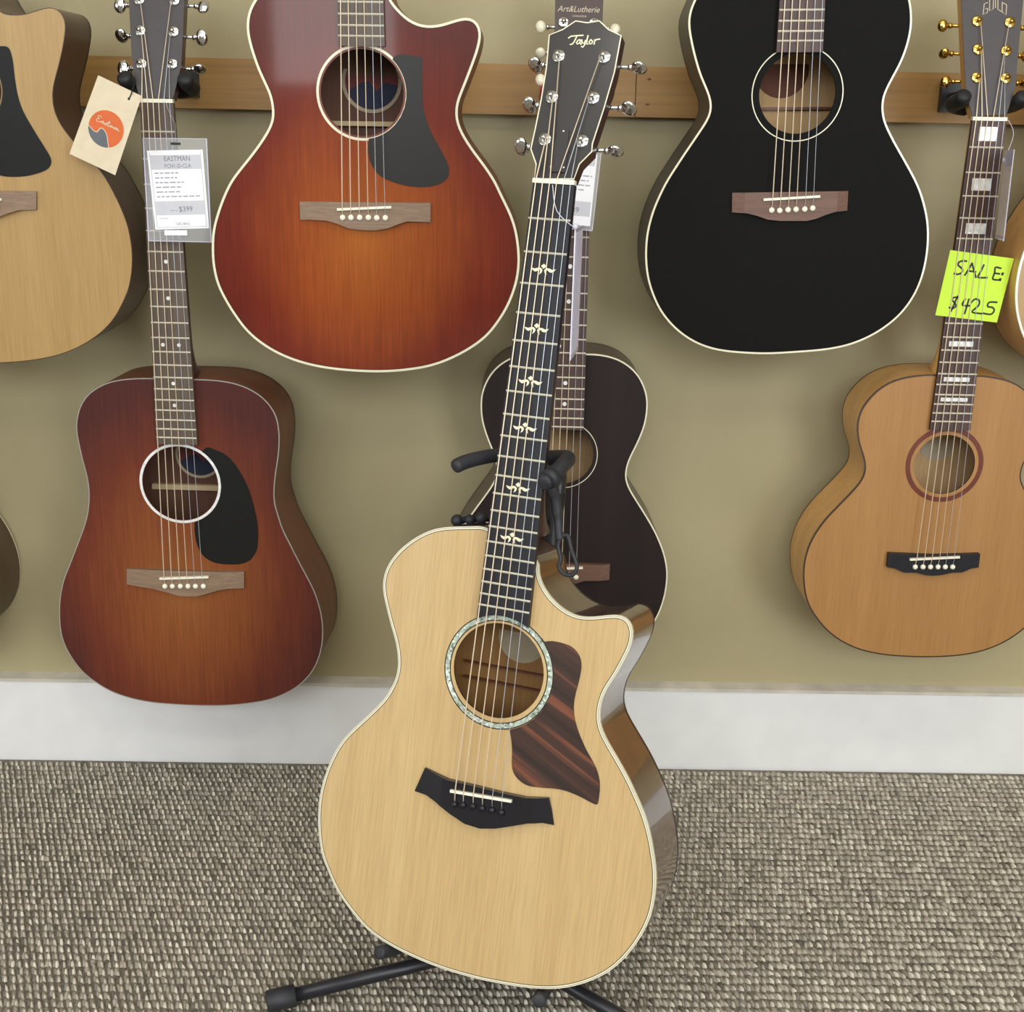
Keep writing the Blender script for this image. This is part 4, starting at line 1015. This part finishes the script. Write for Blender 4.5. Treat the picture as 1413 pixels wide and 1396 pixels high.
# price tag of the parlor guitar
rA = SPECS['A']['rot']
root, fr = frame_at(gw('A', -8, 535, 26), (rA[0], rA[1], 4.0), 'price_tag', 'sleeved price tag on the parlor guitar neck, half hidden behind the standing guitar', 'price tag')
mb = MB(); prism(mb, [(-38, -50), (38, -50), (39, 52), (-37, 52)], fr, -0.5, -0.2); mb.make('sleeve', 'clear', root)
mb = MB(); A = np.array([(-38, -50), (38, -50), (39, 52), (-37, 52)], float); prism(mb, [tuple(q) for q in A], fr, -0.7, 0.4, [[tuple(q) for q in inset(A, 1.4)][::-1]]); mb.make('sleeve_edge', 'milky', root)
mb = MB(); prism(mb, [(-34, -44), (34, -44), (34, 48), (-34, 48)], fr, -0.2, 0.2); pp = mb.make('paper', 'paper', root)
for b0, b1 in ((33, 44), (-32, -13)):
    mb = MB(); mb.add([fr(-32, b0, .28), fr(32, b0, .28), fr(32, b1, .28), fr(-32, b1, .28)], [(0, 1, 2, 3)]); mb.make('grey_band', 'paper_grey', pp)
for k in range(5): words('small_print', -30, (18, 30, 26, 29, 22)[k], 25 - k * 6, fr, 0.32, 'ink_soft', pp, 1.6)
text('print', '89', 10.5, fr, (7, -28), 0.1, 'ink', pp)

# price tag of the standing guitar, seen edge-on
def edge_tag(name, label, loc, dirv, lean, h, clear_h, mat_paper):
    root = empty(name, loc, None, label, 'price tag')
    d = Vector(dirv).normalized(); nrm = Vector((d.y, -d.x, 0)).normalized()
    def fr(u, v, w): return tuple(d * u / 1000 + nrm * w / 1000 + Vector((lean[0], lean[1], 1.0)).normalized() * v / 1000)
    mb = MB(); prism(mb, [(0, -h), (80, -h), (80, 0), (0, 0)], fr, -0.5, 0.5); mb.make('sleeve', 'milky', root)
    mb = MB(); prism(mb, [(4, -h + 5), (76, -h + 5), (76, -clear_h), (4, -clear_h)], fr, 0.55, 0.8); mb.make('paper', mat_paper, root)
    mb = MB(); prism(mb, [(4, -h + 5), (76, -h + 5), (76, -clear_h), (4, -clear_h)], fr, -0.8, -0.55); mb.make('paper', mat_paper, root)
    return root, fr
root, fr = edge_tag('price_tag', 'white sleeved price tag turned edge-on beside the standing guitar neck', gw('T', 29, 604, 8), (0.152, 0.985, 0), (0.02, 0.18), 134, 4, 'lilac_paper')
kn = MB().ball((0, 0, 0.002), 0.0032, 10, 6); kn.make('knot', 'milky', root, True)
a = gw('T', 0, 646, 10.5) - gw('T', 29, 604, 8); b_ = gw('T', 8, 620, 10.5) - gw('T', 29, 604, 8)
MB().tube(smooth_path([tuple(a), tuple(b_), (0, 0, 0)], 4), 0.0005, 5).make('tie', 'milky', root)
# price tag of the maple guitar, also edge-on
root, fr = edge_tag('price_tag', 'white sleeved price tag turned edge-on on the maple guitar neck', gw('G', 24, 566, 13), (-0.235, -0.965, 0), (0.0, 0.0), 112, 20, 'pink_paper')
MB().ball((0, 0, -0.012), 0.003, 8, 5).make('knot', 'milky', root, True)
a = gw('G', 24, 604, 8) - gw('G', 24, 566, 13)
MB().tube(smooth_path([tuple(a), (0.008, 0, 0.02), (0, 0, -0.01)], 4), 0.0004, 5).make('tie', 'milky', root)

# kraft card tag
root, fr = frame_at(gw('D', *KRAFT), (rD[0], rD[1], 23.9), 'card_tag', 'kraft card swing tag with an orange disc tied to the brown burst guitar', 'tag')
mb = MB(); prism(mb, [(-31, -52), (31, -52), (29, 52), (-29, 52)], fr, 0, 0.7); ct_ = mb.make('card', 'kraft', root)
DC = (1.5, -4.0); DR = 22.5
mb = MB(); V, Fc = fill2d([circle(DC, DR, 40)]); mb.add([fr(u, v, 0.8) for u, v in V], Fc); mb.make('disc', 'orange_ink', ct_)
arc = [(DC[0] + DR * math.cos(a), DC[1] + DR * math.sin(a)) for a in np.linspace(math.radians(192), math.radians(298), 18)]
wave = [(DC[0] + 7, DC[1] - 13), (DC[0] + 3, DC[1] - 6), (DC[0] - 2, DC[1] - 2), (DC[0] - 6, DC[1] - 1.5), (DC[0] - 8, DC[1] - 5), (DC[0] - 9, DC[1] - 8), (DC[0] - 13, DC[1] - 8.5), (DC[0] - 18, DC[1] - 6.5)]
mb = MB(); V, Fc = fill2d([arc + wave]); mb.add([fr(u, v, 0.9) for u, v in V], Fc); mb.make('wave', 'slate_ink', ct_)
strokes('wave_edge', [[(q.x, q.y) for q in smooth_path([(x, y, 0) for x, y in [arc[-1]] + wave + [arc[0]]], 4)]], 0.9, fr, 0.7, 'kraft', ct_)
strokes('print', [[(q.x + DC[0], q.y + DC[1]) for q in smooth_path([(x, y, 0) for x, y in L3], 4)] for L3 in (
    [(-9.5, 10.5), (-12.5, 12), (-14, 9.6), (-11.5, 8), (-14.5, 7), (-14, 4.2), (-9, 5.2)],
    [(-6, 7.4), (-8.4, 6.4), (-7.4, 4.2), (-5.2, 7), (-4.6, 4.2), (-2, 7.2), (-1.6, 4.6), (-3.4, 4.2)],
    [(-1, 5), (1.2, 11), (0.8, 4.6), (2.4, 4.4), (4, 7), (4, 4.4), (5.4, 6.6), (6, 4.4), (7.2, 6.6), (8, 4.4)],
    [(11, 6.6), (9, 6), (9.6, 4.2), (11.6, 6.8), (12, 4.2), (13.6, 6.6), (14.4, 4.2), (16, 4.6)], [(-0.4, 8.4), (3, 9)])], 0.75, fr, 0.75, 'kraft', ct_)
MB().ball(fr(15.5, 42, 0.7), (0.0017, 0.0004, 0.0017), 8, 4).make('eyelet', 'ink_dark', ct_)
kp = [fr(15.5, 42, 1.2), fr(16.5, 48, 1.6), fr(16, 54, 1.2), fr(6, 62, -25), fr(-20, 73, -66)]
MB().tube(smooth_path(kp, 4), 0.0007, 6).make('cord', 'cord', root)

SALE = [[[-7.4,422.3],[-12.1,422.7],[-17.2,421.0],[-18.1,417.1],[-14.4,414.0],[-11.3,410.9],[-12.2,407.0],[-16.8,404.8],[-22.2,405.7]],[[-7.4,403.7],[-3.1,412.2],[0.3,419.7]],[[0.3,419.7],[4.1,410.0],[8.0,401.0]],[[-4.7,409.6],[6.6,408.5]],[[16.4,417.8],[13.4,409.1],[10.8,401.3],[23.0,401.1]],[[39.8,413.7],[32.5,414.9],[32.2,407.2],[30.9,399.4],[39.4,398.2]],[[31.7,407.2],[39.2,406.4]],[[43.3,407.2],[43.0,405.6]],[[41.1,399.6],[40.8,398.0]],[[-12.0,372.8],[-17.5,373.9],[-20.6,370.8],[-16.3,366.3],[-14.4,362.1],[-18.0,359.0],[-23.2,360.1]],[[-13.7,375.5],[-16.5,366.0],[-20.0,355.1]],[[-2.6,372.1],[-5.7,363.7],[5.3,363.0]],[[2.1,371.7],[0.6,361.7],[-1.0,352.2]],[[5.9,367.1],[10.6,372.1],[16.5,370.1],[16.2,363.2],[8.7,354.7],[21.8,352.6]],[[40.7,368.3],[30.5,368.1],[28.9,362.5],[35.6,361.2],[38.5,357.1],[34.5,351.9],[24.1,353.1]]]
# sale note tucked under the strings of the maple guitar
rG = SPECS['G']['rot']
N4 = [(-40.7, 349.3), (44.4, 340.9), (55.8, 427.0), (-31.1, 436.6)]
cN = (7.1, 388.5)
root, fr = frame_at(gw('G', cN[0], cN[1], 9.4), rG, 'sale_note', 'lime green paper note reading SALE: $425 tucked under strings', 'note')
mb = MB(); prism(mb, [(u - cN[0], v - cN[1]) for u, v in N4], fr, -0.06, 0.06); nt = mb.make('paper', 'note_green', root)
for name, part in (('letter', (0,)), ('letter', (1, 2, 3)), ('letter', (4,)), ('letter', (5, 6)), ('colon_dot', (7,)), ('colon_dot', (8,)), ('dollar_sign', (9, 10)), ('digit', (11, 12)), ('digit', (13,)), ('digit', (14,))):
    strokes(name, [[(q.x, q.y) for q in smooth_path([(u - cN[0], v - cN[1], 0) for u, v in SALE[k]], 4)] for k in part], 3.4 if name == 'colon_dot' else 2.5, fr, -0.1, 'ink_dark', nt, thick=0.22)
